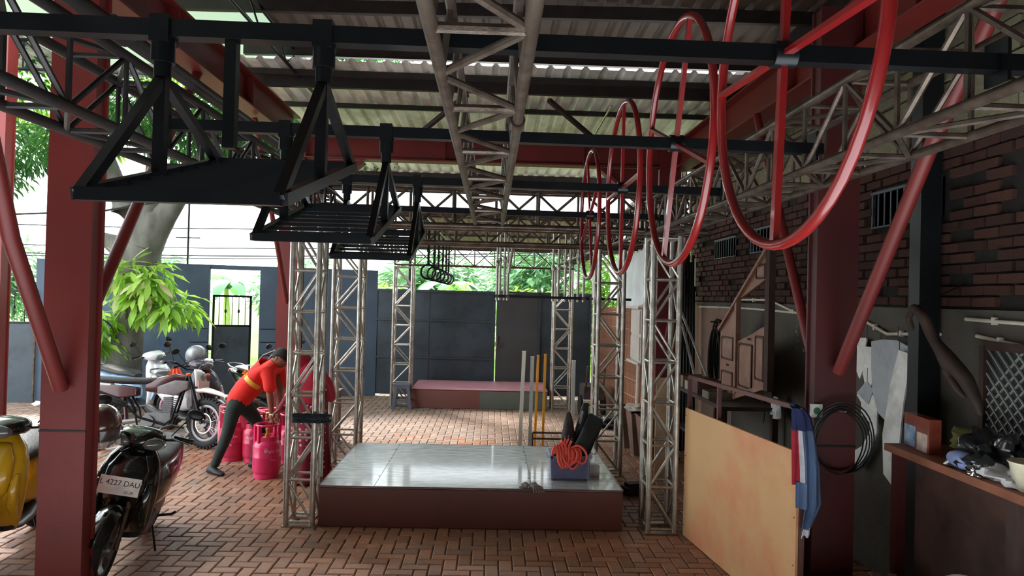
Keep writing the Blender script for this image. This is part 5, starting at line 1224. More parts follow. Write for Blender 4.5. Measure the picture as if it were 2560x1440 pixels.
def banana(label, x, y, h, seed, grp):
    rnd = random.Random(seed); t = thing('banana_plant', label, 'banana plant', (x, y, -0.3), group=grp)
    B().path([(x, y, -0.3), (x+0.05, y, h*0.5), (x, y, h)], [0.16, 0.12, 0.07], 10).build('stem', mat('banana_stem', (150, 170, 90), 0.7), t, smooth=True)
    for k in range(8):
        a = 2*PI*k/8+rnd.uniform(-.2, .2); L = rnd.uniform(1.5, 2.1); b = B(); vs = []; n = 8
        for i in range(n+1):
            s_ = i/n; r_ = L*s_*0.75; z = h+L*(0.75*s_-0.95*s_*s_); w_ = 0.26*math.sin(PI*min(1, s_*0.93+0.07))**0.6
            c = V((x+r_*math.cos(a), y+r_*math.sin(a), z)); sd = V((-math.sin(a), math.cos(a), 0))
            vs += [c-sd*w_-V((0, 0, 0.06)), c, c+sd*w_-V((0, 0, 0.06))]
        fs = []
        for i in range(n): fs += [(3*i, 3*i+1, 3*i+4, 3*i+3), (3*i+1, 3*i+2, 3*i+5, 3*i+4)]
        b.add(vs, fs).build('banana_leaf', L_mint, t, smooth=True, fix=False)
rnd = random.Random(11)
BN = ['sixth', 'eighth', 'ninth', 'third', 'second', 'fourth', 'fifth', 'seventh', 'tenth', 'first']
CN = ['sixth', 'seventh', 'eighth', 'third', 'second', 'ninth', 'fifth', 'first', 'fourth']
for k, (x, y, h) in enumerate([(-2.6, 21, 1.9), (-1.5, 22.5, 2.2), (-0.6, 20, 1.6), (-9.0, 24, 2.1), (-10.5, 26, 2.4), (3.2, 22, 2.6), (-3.6, 23, 2.0), (-13.5, 25, 2.2), (-8.0, 27, 2.3)]):
    banana('%s banana plant from the left growing beyond the gate and wall' % CN[k], x, y, h, k, 'banana plants beyond the wall')
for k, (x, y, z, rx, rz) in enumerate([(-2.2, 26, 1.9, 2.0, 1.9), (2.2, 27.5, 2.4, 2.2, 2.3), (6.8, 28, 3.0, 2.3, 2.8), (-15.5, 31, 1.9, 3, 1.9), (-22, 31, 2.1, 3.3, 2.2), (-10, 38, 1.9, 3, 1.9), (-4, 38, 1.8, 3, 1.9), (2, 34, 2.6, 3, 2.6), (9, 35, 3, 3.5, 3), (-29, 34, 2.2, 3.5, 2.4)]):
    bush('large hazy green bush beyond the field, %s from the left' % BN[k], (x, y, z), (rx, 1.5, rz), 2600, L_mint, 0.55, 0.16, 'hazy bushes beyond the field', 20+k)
for k, (x, y, z, rx, rz) in enumerate([(-2.6, 17.2, 1.4, 0.8, 0.9), (-0.9, 17.4, 1.5, 0.9, 0.8), (0.9, 17.6, 1.4, 0.9, 0.9)]):
    bush('%s yellow green bush just beyond the black gate' % ['left', 'middle', 'right'][k], (x, y, z), (rx, 0.6, rz), 1300, L_bright, 0.24, 0.07, 'yellow green bushes beyond the gate', 40+k)
bush('bright green bush between the gate end and the bamboo fence', (2.55, 15.2, 1.75), (0.75, 0.5, 1.5), 2200, L_bright, 0.22, 0.07, seed=60)
for k, zc in enumerate((3.00, 3.10, 3.35, 3.95)):
    pts = [(x, 19+k*0.6+0.04*x, zc+0.002*(x+8)**2+0.02*x) for x in range(-26, 8, 2)]
    B().path(pts, 0.014+0.004*(k % 2), 6).build('power_line', M_black, label='%s thin dark power line crossing the white sky beyond the wall' % ['lowest', 'second lowest', 'third lowest', 'highest'][k], cat='cable', group='power lines beyond the wall', smooth=True)
up_ = thing('utility_pole', 'thin dark pole above the blue wall near the pedestrian door', 'pole', (-5.72, 13.3, 2.49)); bar(up_, 'pole', (-5.72, 13.3, 2.49), (-5.72, 13.3, 4.3), 0.02, M_black); bar(up_, 'cross_arm', (-5.95, 13.3, 3.0), (-5.5, 13.3, 3.0), 0.012, M_black)
B().path([(-9.5, 11, 3.0), (-6, 10.8, 3.18), (-3.5, 10.5, 3.6), (-2.6, 10.2, 3.95)], 0.016, 6).build('drop_cable', M_black, label='black cable rising across the white sky from tree to roof', cat='cable', smooth=True)
# ================================================================ RIGHT SIDE: BOARD, HANGINGS, WORKBENCH
M_ply = mat('tan_plywood', (232, 184, 132), 0.45, 0, 0.05, 1.2, 0.05, 10, stain=(226, 138, 104), stain_amt=0.7, stain_scale=1.3)
M_fr = mat('reddish_frame_paint', (106, 66, 58), 0.5, 0, 0.12)
def board():
    P0, P1 = V((1.722, 6.10, 0)), V((1.945, 4.36, 0)); t = thing('plywood_board', 'large tan board on edge beside the near right column', 'board', P0)
    u = (P1-P0).normalized(); n_ = V((-u.y, u.x, 0)); L = (P1-P0).length
    n_ = n_ if n_.x > 0 else -n_
    b = B(); d = 0.018
    b.prism([(0, 0.005), (L, 0.005), (L, 1.115), (0, 1.115)], d, P0, u, (0, 0, 1), n_)
    b.build('panel', M_ply, t)
    for a in (0.0, 0.58, L): bar(t, 'frame_post', P0+u*a+n_*0.035, P0+u*a+n_*0.035+V((0, 0, 1.385)), 0, M_fr, wh=(0.03, 0.03))
    for z in (1.385,): bar(t, 'frame_rail', P0+n_*0.035+V((0, 0, z)), P0+u*L+n_*0.035+V((0, 0, z)), 0, M_fr, wh=(0.03, 0.03))
    for a in (0.02, L-0.02):
        for z in (0.1, 0.4, 0.7, 1.05): 
            B().ball(P0+u*a-n_*0.001+V((0, 0, z)), 0.005, 6, 4).build('nail', M_galvd, t)
board()
# jersey on the frame corner
def jersey():
    t = thing('jersey', 'navy blue white and red sports jersey hanging on the board corner', 'clothing', (1.95, 4.34, 1.40))
    W = [(0.0, 0.035), (0.04, 0.09), (0.10, 0.125), (0.22, 0.15), (0.5, 0.185), (0.78, 0.19), (1.0, 0.10)]
    def wid(s_):
        for (a, wa), (b_, wb) in zip(W[:-1], W[1:]):
            if s_ <= b_: return wa+(wb-wa)*(s_-a)/(b_-a)
        return W[-1][1]
    def strip(nm, u0, u1, s0, s1, m, off=0.0, L=0.80):
        b = B(); n, mm = 10, 20; vs = []
        for sg in (0, 1):
            for j in range(mm+1):
                s_ = s0+(s1-s0)*j/mm
                for i in range(n+1):
                    u = u0+(u1-u0)*i/n; w_ = wid(s_); fold = 0.016*math.sin(u*17+s_*2.0)*min(1, s_*4)
                    x = 1.90+0.015*s_+(u)*w_-0.02+0.03*max(0, s_-0.75)
                    y = 4.315-0.035*math.sin(PI*min(1, max(0, u)))*min(1, s_*6+0.4)-fold-off+sg*0.008
                    vs.append(V((x, y+(0.03 if s_ < 0.03 else 0), 1.425-L*s_-(0.03*abs(math.sin(u*5)) if s_ > 0.97 else 0))))
        k = (n+1)*(mm+1); fs = []
        for j in range(mm):
            for i in range(n):
                a = j*(n+1)+i; fs += [(a, a+1, a+n+2, a+n+1), (k+a+n+1, k+a+n+2, k+a+1, k+a)]
        for i in range(n): fs += [(i, k+i, k+i+1, i+1), (mm*(n+1)+i, mm*(n+1)+i+1, k+mm*(n+1)+i+1, k+mm*(n+1)+i)]
        for j in range(mm): fs += [(j*(n+1), (j+1)*(n+1), k+(j+1)*(n+1), k+j*(n+1)), (j*(n+1)+n, k+j*(n+1)+n, k+(j+1)*(n+1)+n, (j+1)*(n+1)+n)]
        b.add(vs, fs); return b.build(nm, m, t, smooth=True)
    gb = mat('grey_blue_fabric', (84, 104, 138), 0.85, 0, 0.2, 9, 0.5, 20, stretch=(3, 3, 0.4))
    strip('hood', 0.0, 1.0, 0.0, 0.20, mat('navy_fabric', (24, 36, 78), 0.85, 0, 0.15, 8), 0.012)
    strip('red_stripe', 0.0, 0.26, 0.19, 0.62, mat('crimson_fabric', (160, 26, 46), 0.85, 0, 0.15, 8), 0.004)
    strip('white_stripe', 0.26, 0.36, 0.19, 0.72, mat('white_fabric', (214, 214, 220), 0.85), 0.006)
    strip('back_cloth', 0.36, 1.0, 0.19, 0.97, gb, 0.002)
    strip('left_sleeve', 0.12, 0.40, 0.60, 0.80, gb, 0.012); strip('cuff_trim', 0.45, 0.98, 0.96, 1.0, mat('white_fabric', (214, 214, 220), 0.85), 0.006)
    bar(t, 'peg', (1.93, 4.28, 1.40), (1.93, 4.40, 1.40), 0.006, M_galvd)
jersey()
# socket and wire coil on the near column
cw = thing('wire_coil', 'thin dark wire coil hung on the near right column', 'coil', (2.25, 4.44, 1.35))
for k in range(5):
    B().path([(2.27+(0.155+0.012*k)*math.cos(a), 4.47-0.012*k-0.01*math.sin(3*a+k), 1.16+(0.20+0.008*k)*math.sin(a)+0.01*k) for a in [2*PI*i/30 for i in range(30)]], 0.005, 6, closed=True, up=V((0, 1, 0))).build('wire_turn', M_black, cw, smooth=True)
bar(cw, 'hook', (2.27, 4.50, 1.36), (2.27, 4.40, 1.37), 0.006, M_galv)
sk = thing('wall_socket', 'small white socket on the near right column', 'socket', (2.12, 4.49, 1.36))
B().box((2.12, 4.487, 1.36), (0.075, 0.02, 0.085)).build('plate', M_white, sk); B().lathe([(0.022, -0.004), (0.022, 0.0)], (2.12, 4.477, 1.36), 14, 'y').build('socket_face', mat('green_plastic', (60, 120, 80), 0.4), sk)

# ---- cupboard door set hung on the wall (seen from the side, lying along X=2.93)
M_door = mat('brown_door_paint', (138, 98, 78), 0.6, 0, 0.12, 3, 0.2, 20, stain=(170, 138, 118), stain_amt=0.45, stain_scale=6)
M_groove = mat('door_groove', (62, 40, 32), 0.8)
def wallpoly(poly, x, d, name, m, parent, grow=None):
    return B().prism(poly, d, (x, 0, 0), (0, 1, 0), (0, 0, 1), (1, 0, 0)).build(name, m, parent)
def doorset():
    X = 2.62; t = thing('cupboard_front', 'brown panelled under-stair cupboard front leaning on the brick wall', 'cupboard front', (X, 7.6, 1.0))
    # outline corners along the wall (y, z): far end is picture left
    from_y, to_y = 7.92, 6.55
    def Y(s_): return from_y+(to_y-from_y)*s_
    wallpoly([(Y(0), 1.02), (Y(0.38), 1.02), (Y(0.38), 2.06), (Y(0), 1.72)], X, 0.03, 'left_leaf', M_door, t)
    wallpoly([(Y(0.40), 1.06), (Y(1.0), 1.27), (Y(1.0), 1.84), (Y(0.86), 1.80), (Y(0.72), 1.74), (Y(0.40), 1.63)], X, 0.03, 'lower_leaf', M_door, t)
    wallpoly([(Y(0.42), 2.08), (Y(1.0), 2.30), (Y(1.0), 2.56), (Y(0.60), 2.28), (Y(0.42), 2.12)], X, 0.03, 'upper_leaf', M_door, t)
    bar(t, 'edge_strip', (X-0.01, Y(0.0), 1.73), (X-0.01, Y(1.0), 2.58), 0, M_door, wh=(0.05, 0.03))
    bar(t, 'stile', (X, Y(1.02), 1.22), (X, Y(1.02), 2.58), 0, M_groove, wh=(0.10, 0.06)); bar(t, 'stile', (X, Y(0.39), 1.02), (X, Y(0.39), 2.1), 0, M_door, wh=(0.06, 0.05))
    bar(t, 'bottom_rail', (X, Y(0.40), 1.05), (X, Y(1.0), 1.26), 0, M_door, wh=(0.05, 0.05))
    for (a, b_, c, d) in ((0.06, 0.32, 1.09, 1.28), (0.06, 0.32, 1.42, 1.66), (0.46, 0.72, 1.18, 1.62), (0.79, 0.94, 1.30, 1.72), (0.78, 0.94, 2.29, 2.42)):
        k = 0.012
        fr = B()
        for (y0, z0, y1, z1) in ((a, c, b_, c), (a, d, b_, d), (a, c, a, d), (b_, c, b_, d)): fr.tube((X-0.006, Y(y0), z0), (X-0.006, Y(y1), z1), k, 4)
        pn = fr.build('panel_moulding', M_groove, t)
        wallpoly([(Y(a)-0.02, c+0.02), (Y(b_)+0.02, c+0.02), (Y(b_)+0.02, d-0.02), (Y(a)-0.02, d-0.02)], X-0.012, 0.012, 'raised_panel', M_door, pn)
    for (s_, z) in ((0.2, 1.36), (0.66, 1.68)): B().ball((X-0.015, Y(s_), z), (0.008, 0.035, 0.012), 12, 6).build('finger_pull', M_groove, t, smooth=True)
doorset()
# conduits on the wall
M_cond = mat('white_conduit', (206, 198, 180), 0.5, 0, 0.1)
def conduit(label, pts, r=0.012, m=M_cond):
    t = thing('conduit', label, 'conduit', pts[0]); B().path(pts, r, 8).build('pipe', m, t, smooth=True)
    for p, q in zip(pts[:-1], pts[1:]):
        c = (V(p)+V(q))/2; B().box(c, (0.03, 0.02, 0.045)).build('clip', M_cond, t)
conduit('upper white conduit behind the cupboard front', [(2.97, 9.9, 1.97), (2.97, 8.2, 1.98), (2.97, 6.7, 1.96), (2.97, 5.6, 1.95)])
conduit('lower white conduit behind the cupboard front', [(2.97, 8.3, 2.08), (2.97, 7.4, 2.08), (2.97, 6.2, 1.86)])
conduit('sagging pale conduit above the white cut-outs', [(2.97, 5.5, 1.93), (2.96, 5.15, 1.84), (2.97, 4.8, 1.86), (2.97, 4.55, 1.87)])
conduit('white conduit at far right above the shelf', [(2.97, 4.3, 1.98), (2.97, 3.8, 1.97), (2.97, 3.2, 1.98)])
conduit('lower conduit at right picture edge', [(2.97, 4.2, 1.88), (2.97, 3.8, 1.84), (2.97, 3.2, 1.83)])
conduit('vertical conduit between cupboard front and near column', [(2.96, 6.25, 1.95), (2.96, 6.25, 1.1)])
# wall sheets of paper, chalk writing board
drape('paper_sheet', 'torn white paper sheet pinned on the wall beside the near column', 'paper', (2.93, 6.15, 1.48), 0.34, 0.34, mat('paper', (225, 225, 225), 0.8), ax=V((0, 1, 0)), fold=0.01, nf=1, top=1.0, taper=0.35)
drape('paper_strip', 'long white paper strip directly left of near right column', 'paper', (2.93, 5.85, 1.44), 0.20, 0.62, mat('paper2', (205, 205, 205), 0.8), ax=V((0, 1, 0)), fold=0.006, nf=1, top=1.0, taper=0.0)
drape('white_rag', 'small white rags hanging below the cupboard front', 'cloth', (2.85, 6.9, 1.12), 0.2, 0.2, mat('paper', (225, 225, 225), 0.8), ax=V((0, 1, 0)), nf=3, top=0.4)
ch = thing('chalk_marks', 'pale tally marks written on the plaster beside the column', 'writing', (2.985, 6.2, 1.7))
b = B(); rr = random.Random(9)
for col in range(4):
    for row in range(5):
        y, z = 6.75-col*0.16, 1.90-row*0.07
        for _ in range(3): dy, dz = rr.uniform(-.03, .03), rr.uniform(-.02, .02); b.box((2.986, y+dy, z+dz), (0.002, rr.choice((0.006, 0.025)), rr.choice((0.006, 0.03))))
b.build('chalk', mat('chalk', (150, 146, 136), 0.9), ch, kind='stuff')
for (y, z, lb) in ((7.35, 1.06, 'white socket box with plug below the cupboard front, left one'), (5.95, 1.08, 'white socket box with plug nearest the near right column')):
    t = thing('socket_box', lb, 'socket', (2.95, y, z)); B().box((2.95, y, z), (0.05, 0.09, 0.13)).build('box', M_white, t); B().ball((2.90, y-0.02, z-0.05), (0.03, 0.03, 0.045), 12, 8).build('plug', M_fr, t, smooth=True); B().path([(2.90, y-0.02, z-0.09), (2.92, y, z-0.2), (2.95, y+0.1, z-0.3)], 0.005, 6).build('cord', M_black, t, smooth=True)
# hose coil hung on wall
hc = thing('hose_coil', 'long loops of black hose hanging left of the cupboard front', 'hose', (2.8, 8.6, 1.8))
for k in range(6):
    B().path([(2.78+0.03*k-0.02*math.cos(a), 8.62+(0.17+0.012*k)*math.cos(a), 1.30+(0.42+0.05*(k % 3))*math.sin(a)+0.06*(k % 2)) for a in [2*PI*i/32 for i in range(32)]], 0.014, 8, closed=True, up=V((1, 0, 0))).build('hose_loop', M_rubber, hc, smooth=True)
bar(hc, 'hook', (3.0, 8.62, 1.79), (2.72, 8.62, 1.80), 0.01, M_galvd)
# leaning bars by the far column
for k, (a, b_, m, lb) in enumerate([((2.45, 9.0, 0.9), (2.75, 9.75, 2.35), M_black, 'black bar leaning in the dark corner by far right column'), ((2.72, 8.6, 1.05), (2.55, 9.5, 2.0), M_white, 'thin white rod leaning steeply behind the near right tower'), ((2.62, 8.9, 1.1), (2.55, 9.3, 1.75), M_white, 'short white rod leaning behind the near right tower'), ((2.72, 9.3, 2.25), (2.72, 9.32, 2.62), M_white, 'short white vertical strip high in the dark corner')]):
    t = thing('leaning_bar', lb, 'rod', a); bar(t, 'rod', a, b_, 0, m, wh=(0.03, 0.012))
for k in range(5):
    t = thing('stored_pole', 'dark poles stored upright in the corner by far right column', 'pole', (2.62+0.06*k, 9.6+0.05*k, 0), group='stored dark poles in the corner')
    bar(t, 'pole', (2.62+0.06*k, 9.5+0.05*k, 0), (2.66+0.05*k, 9.7+0.05*k, 2.6+0.1*(k % 3)), 0.022, M_black, 8)
# machine / table behind right tower
tb = thing('side_table', 'dark low table against the wall behind the tan board', 'table', (2.6, 7.9, 0)); M_dw = mat('dark_wood', (62, 42, 34), 0.7, 0, 0.2, 6, stretch=(1, 6, 1))
B().box((2.62, 7.9, 0.98), (0.6, 1.9, 0.04)).build('top', M_dw, tb)
for x in (2.36, 2.88):
    for y in (7.0, 8.8): bar(tb, 'leg', (x, y, 0), (x, y, 0.96), 0, M_dw, wh=(0.06, 0.06))
B().box((2.62, 7.9, 0.5), (0.55, 1.8, 0.03)).build('shelf', M_dw, tb)
for k, (y, c, h) in enumerate([(8.55, (150, 120, 90), 0.14), (8.25, (170, 168, 160), 0.10), (7.95, (90, 60, 50), 0.16), (7.55, (120, 110, 96), 0.08)]):
    t = thing('tool_crate', ['tan crate on the dark table, farthest', 'pale crate second from far end of dark table', 'brown crate in middle of dark table', 'flat grey crate nearest on dark table'][k], 'crate', (2.5, y, 1.0)); m = mat('crate%d' % k, c, 0.7)
    for dx, dy, sx, sy in ((0, -0.11, 0.3, 0.012), (0, 0.11, 0.3, 0.012), (-0.15, 0, 0.012, 0.22), (0.15, 0, 0.012, 0.22)): B().box((2.5+dx, y+dy, 1.0+h/2), (sx, sy, h)).build('side', m, t)
    B().box((2.5, y, 1.006), (0.3, 0.22, 0.012)).build('base', m, t)
# ---- far right: bamboo fence, tarpaulin, white cabinet, bins
M_bam = mat('bamboo', (160, 112, 88), 0.6, 0, 0.15, 8, isl=0.2)
bf = thing('bamboo_fence', 'brown bamboo lattice fence behind the second right tower', 'fence', (2.55, 12.2, 0))
n = 60
for k in range(n):
    s_ = k/(n-1); x, y = 2.15+0.28*s_, 13.75-3.5*s_; bar(bf, 'bamboo_slat', (x, y, 0.05), (x, y, 1.90), 0.014, M_bam, 6)
for z in [0.2+0.27*i for i in range(7)]: bar(bf, 'cross_slat', (2.135, 13.75, z), (2.415, 10.25, z), 0.007, M_bam, 6)
B().box((2.72, 12.0, 1.6), (0.10, 4.2, 3.2)).build('cream_side_wall', mat('cream_wall', (214, 196, 172), 0.8, 0, 0.06, 1), label='cream painted wall behind the bamboo fence', cat='wall')
cs = thing('ribbed_sheet', 'pale ribbed sheets above the white tarpaulin', 'sheet', (2.6, 11, 3.1))
for k in range(26): 
    B().box((2.62+(0.012 if k % 2 else 0), 13.6-k*0.16, 3.35), (0.02, 0.155, 1.1)).build('rib', mat('pale_ribbed_sheet', (170, 164, 150), 0.6, isl=0.1), cs)
M_tarp = mat('white_tarpaulin', (214, 222, 226), 0.5, 0, 0.06, 3, 0.5, 8)
def tarp():
    b = B(); n, mm = 24, 14; vs = []
    for sg in (0, 1):
        for j in range(mm+1):
            for i in range(n+1):
                s_, u = j/mm, i/n; y = 13.2-3.3*u; x = 2.22+0.10*u+0.025*math.sin(u*34+s_*2)*s_+0.04*mnoise.noise(V((u*5, s_*3, 2)))+sg*0.008; zt = 2.72+0.12*u
                vs.append(V((x, y, zt-(zt-(2.0-0.05*u+0.03*math.sin(u*9)))*s_)))
    k = (n+1)*(mm+1); fs = []
    for j in range(mm):
        for i in range(n):
            a = j*(n+1)+i; fs += [(a, a+1, a+n+2, a+n+1), (k+a+n+1, k+a+n+2, k+a+1, k+a)]
    b.add(vs, fs); b.build('tarpaulin', M_tarp, label='crinkled white tarpaulin hung above the white cabinet', cat='tarpaulin', smooth=True)
tarp()
cab = thing('meter_cabinet', 'white two-door cabinet on the wall under the white tarpaulin', 'cabinet', (2.2, 10.5, 1.13)); M_cab = mat('dirty_white', (206, 200, 190), 0.5, 0, 0.08, 2)
B().box((2.38, 10.45, 1.52), (0.40, 0.72, 0.78)).build('body', M_cab, cab); B().box((2.36, 10.45, 1.93), (0.50, 0.85, 0.03)).build('lid', M_cab, cab); B().box((2.36, 10.4, 1.12), (0.5, 0.85, 0.03)).build('base_shelf', M_cab, cab)
for z in (1.33, 1.72): B().box((2.17, 10.45, z), (0.02, 0.62, 0.34)).build('door', M_cab, cab)
B().box((2.24, 10.815, 1.52), (0.10, 0.012, 0.76)).build('dark_edge', M_black, cab)
B().path([(2.25, 10.6, 0.02), (2.26, 10.55, 1.2)], 0.04, 12).build('standing_tube', mat('pale_tube', (212, 196, 180), 0.5), label='pale thick tube standing left of the pedestal fan', cat='tube', smooth=True)
fan = thing('pedestal_fan', 'old pale pedestal fan under the white cabinet', 'fan', (2.2, 9.75, 0)); 
B().lathe([(0.16, 0), (0.16, 0.02), (0.03, 0.05), (0.015, 0.06), (0.015, 0.8)], (2.2, 9.6, 0), 18).build('stand', M_galvd, fan, smooth=True)
for k in range(16):
    a = 2*PI*k/16; B().path([(2.17, 9.5, 0.85), (2.10, 9.5+0.12*math.cos(a), 0.85+0.12*math.sin(a)), (2.17, 9.5+0.19*math.cos(a), 0.85+0.19*math.sin(a))], 0.003, 5).build('guard_wire', M_galvd, fan)
for a in range(3): B().ball((2.15, 9.5+0.08*math.cos(a*2.1), 0.85+0.08*math.sin(a*2.1)), (0.012, 0.06, 0.06), 10, 6).build('blade', M_cab, fan, smooth=True)
B().path([(2.17, 9.5+0.19*math.cos(a), 0.85+0.19*math.sin(a)) for a in [2*PI*i/24 for i in range(24)]], 0.006, 6, closed=True, up=V((1, 0, 0))).build('guard_ring', M_galvd, fan, smooth=True)
M_bin = mat('rusty_planter', (126, 96, 84), 0.8, 0, 0.2, 4, 0.3, 20)
for k, (x, y) in enumerate([(1.98, 9.75), (2.02, 9.30), (2.06, 8.85)]):
    t = thing('metal_planter', ['farthest of three rusty tapered bins along the right', 'middle of three rusty tapered bins along the right', 'nearest of three rusty tapered bins along the right'][k], 'bin', (x, y, 0)); 
    def rc(s_, z): return [V((x+sx*s_, y+sy*s_*1.25, z)) for sx, sy in ((-1, -1), (1, -1), (1, 1), (-1, 1))]
    B().loft([rc(0.10, 0), rc(0.16, 0.56), rc(0.15, 0.56), rc(0.095, 0.02)]).build('shell', M_bin, t)
    for sx in (-1, 1): bar(t, 'rim_bar', (x+sx*0.16, y-0.2, 0.565), (x+sx*0.16, y+0.2, 0.565), 0.012, M_bin)
crumple('white_cloth_heap', 'pale crumpled cloth heap on the rusty bins', 'cloth', (2.02, 9.3, 0.575), (0.17, 0.25, 0.05), mat('dirty_cloth', (196, 184, 172), 0.9, 0, 0.15, 8), 3, amp=0.7)
B().prism([(-0.11, 0), (0.11, 0), (0.11, 1.15), (-0.11, 1.15)], 0.02, (2.0, 7.9, 0.02)).build('offcut_board', mat('pale_board', (214, 178, 140), 0.6), label='narrow pale board on end behind the near right tower', cat='board')
B().box((1.55, 7.35, 0.05), (0.24, 0.16, 0.07), (0, 0, 0.3)).box((1.55, 7.35, 0.10), (0.18, 0.10, 0.05), (0, 0, 0.3)).build('wood_offcut', M_dw, label='dark wood offcut on pavers between the right towers', cat='offcut')
# motorcycle-like machine in the dark near far right tower
ck = thing('garden_cart', 'dark wheeled cart parked beside the far right tower', 'cart', (1.75, 12.2, 0))
B().box((1.80, 12.3, 0.42), (0.36, 0.6, 0.22)).build('tub', mat('dark_tub', (70, 60, 62), 0.6), ck)
for s_ in (-1, 1): B().lathe([(0.17, -0.03), (0.18, -0.02), (0.18, 0.02), (0.17, 0.03)], (1.80+s_*0.2, 12.25, 0.18), 20, 'x').build('wheel', M_rubber, ck, smooth=True); B().path([(1.80+s_*0.15, 12.0, 0.45), (1.80+s_*0.15, 11.8, 0.9)], 0.014, 8).build('handle', M_galvd, ck); bar(ck, 'leg', (1.80+s_*0.15, 12.55, 0), (1.80+s_*0.15, 12.55, 0.32), 0.014, M_galvd)
bar(ck, 'axle', (1.58, 12.25, 0.18), (2.02, 12.25, 0.18), 0.012, M_galvd)
crumple('rubber_boots', 'dark shoes and rags heap on the floor by the bamboo fence', 'heap', (1.95, 11.2, 0.0), (0.25, 0.3, 0.12), M_black, 8)

# ---- white cut-out templates hung right of the near column (wall at X=3)
M_tpl = mat('white_template', (240, 238, 232), 0.6, 0, 0.08, 5, stain=(150, 142, 134), stain_amt=0.5, stain_scale=4)
M_tpl2 = mat('grey_template', (178, 184, 188), 0.6, 0, 0.08, 4, stain=(110, 110, 110), stain_amt=0.5)
def tpl(label, poly, x, m, d=0.012, name='template'):
    t = thing(name, label, 'template', (x, poly[0][0], poly[0][1])); wallpoly(poly, x, d, 'sheet', m, t)
    top = max(poly, key=lambda p: p[1]); bar(t, 'hook', (x+0.005, top[0], top[1]-0.01), (x+0.005, top[0], top[1]+0.10), 0.003, M_black); return t
def Yp(px, x=2.93): return x*1750/(px-1230+0.0)           # depth along the wall for the hangings
def Zp(pz, y, px): return 2.05-(pz-740-0.025*(px-1230))*y/1750
def wp(pts, x=2.93): return [(Yp(a, x), Zp(b_, Yp(a, x), a)) for a, b_ in pts]
round_board = [(2195, 855), (2225, 850), (2262, 853), (2290, 868), (2305, 895), (2306, 930), (2298, 980), (2286, 1030), (2270, 1060), (2240, 1062), (2215, 1035), (2200, 980), (2196, 920)]
tpl('round-ended grey board hanging right of near column', wp(round_board, 2.90), 2.90, M_tpl2)
tpl('long white board with marks hanging in front of the grey round board', wp([(2266, 877), (2298, 888), (2280, 1015), (2262, 1230), (2232, 1190), (2228, 1090), (2238, 1020), (2246, 960)], 2.86), 2.86, M_tpl)
tpl('white sheet metal cut-out with wavy shape, left of round board', wp([(2180, 868), (2216, 870), (2205, 930), (2195, 975), (2213, 1015), (2213, 1085), (2195, 1135), (2165, 1178), (2150, 1160), (2150, 1135), (2175, 1120), (2195, 1085), (2195, 1060), (2172, 1040), (2172, 1010), (2160, 990), (2180, 960), (2174, 935)], 2.92), 2.92, M_tpl)
tpl('small white card hanging at top left of the cut-outs', wp([(2150, 845), (2182, 846), (2176, 925), (2166, 950), (2152, 915)], 2.94), 2.94, M_tpl)
tpl('grey diamond scrap hanging on the white cut-out', wp([(2185, 955), (2203, 978), (2190, 1015), (2160, 985)], 2.915), 2.915, M_tpl2)
tpl('flat grey board behind the hanging white cut-outs', wp([(2220, 850), (2335, 868), (2334, 885), (2222, 880)], 2.96), 2.96, M_tpl2)
# dark posts and crooked driftwood
pt = thing('dark_post', 'black steel post in front of the wall right of white cut-outs', 'post', (2.78, 4.28, 0)); bar(pt, 'post', (2.89, 4.60, 0), (2.89, 4.60, 4.2), 0, M_black, wh=(0.12, 0.14)); bar(pt, 'base_plate', (2.90, 4.60, 0), (2.90, 4.60, 0.015), 0, M_black, wh=(0.22, 0.22))
dr = thing('driftwood', 'crooked brown driftwood piece hanging on the dark post', 'driftwood', (2.65, 3.95, 1.6))
M_drift = mat('driftwood_brown', (54, 38, 31), 0.7, 0, 0.25, 6, 0.6, 20)
J = {'a0': ((2.63, 4.30, 1.90), 0.018), 'a': ((2.62, 4.33, 1.98), 0.022), 'b': ((2.60, 4.24, 2.05), 0.028), 'c': ((2.60, 4.14, 1.99), 0.034), 'd': ((2.62, 4.08, 1.86), 0.034), 'e': ((2.63, 3.96, 1.76), 0.044), 'f': ((2.64, 3.82, 1.66), 0.046), 'g': ((2.64, 3.72, 1.54), 0.030), 'g2': ((2.64, 3.69, 1.47), 0.012), 'h': ((2.61, 3.92, 1.66), 0.020), 'i': ((2.62, 3.84, 1.585), 0.022), 'i2': ((2.63, 3.80, 1.55), 0.010)}
skin('wood', J, [('a0', 'a'), ('g', 'g2'), ('i', 'i2'), ('a', 'b'), ('b', 'c'), ('c', 'd'), ('d', 'e'), ('e', 'f'), ('f', 'g'), ('e', 'h'), ('h', 'i')], M_drift, dr, 'd')
bar(dr, 'hanging_wire', (2.60, 4.22, 2.05), (2.99, 4.35, 2.20), 0.004, M_black)
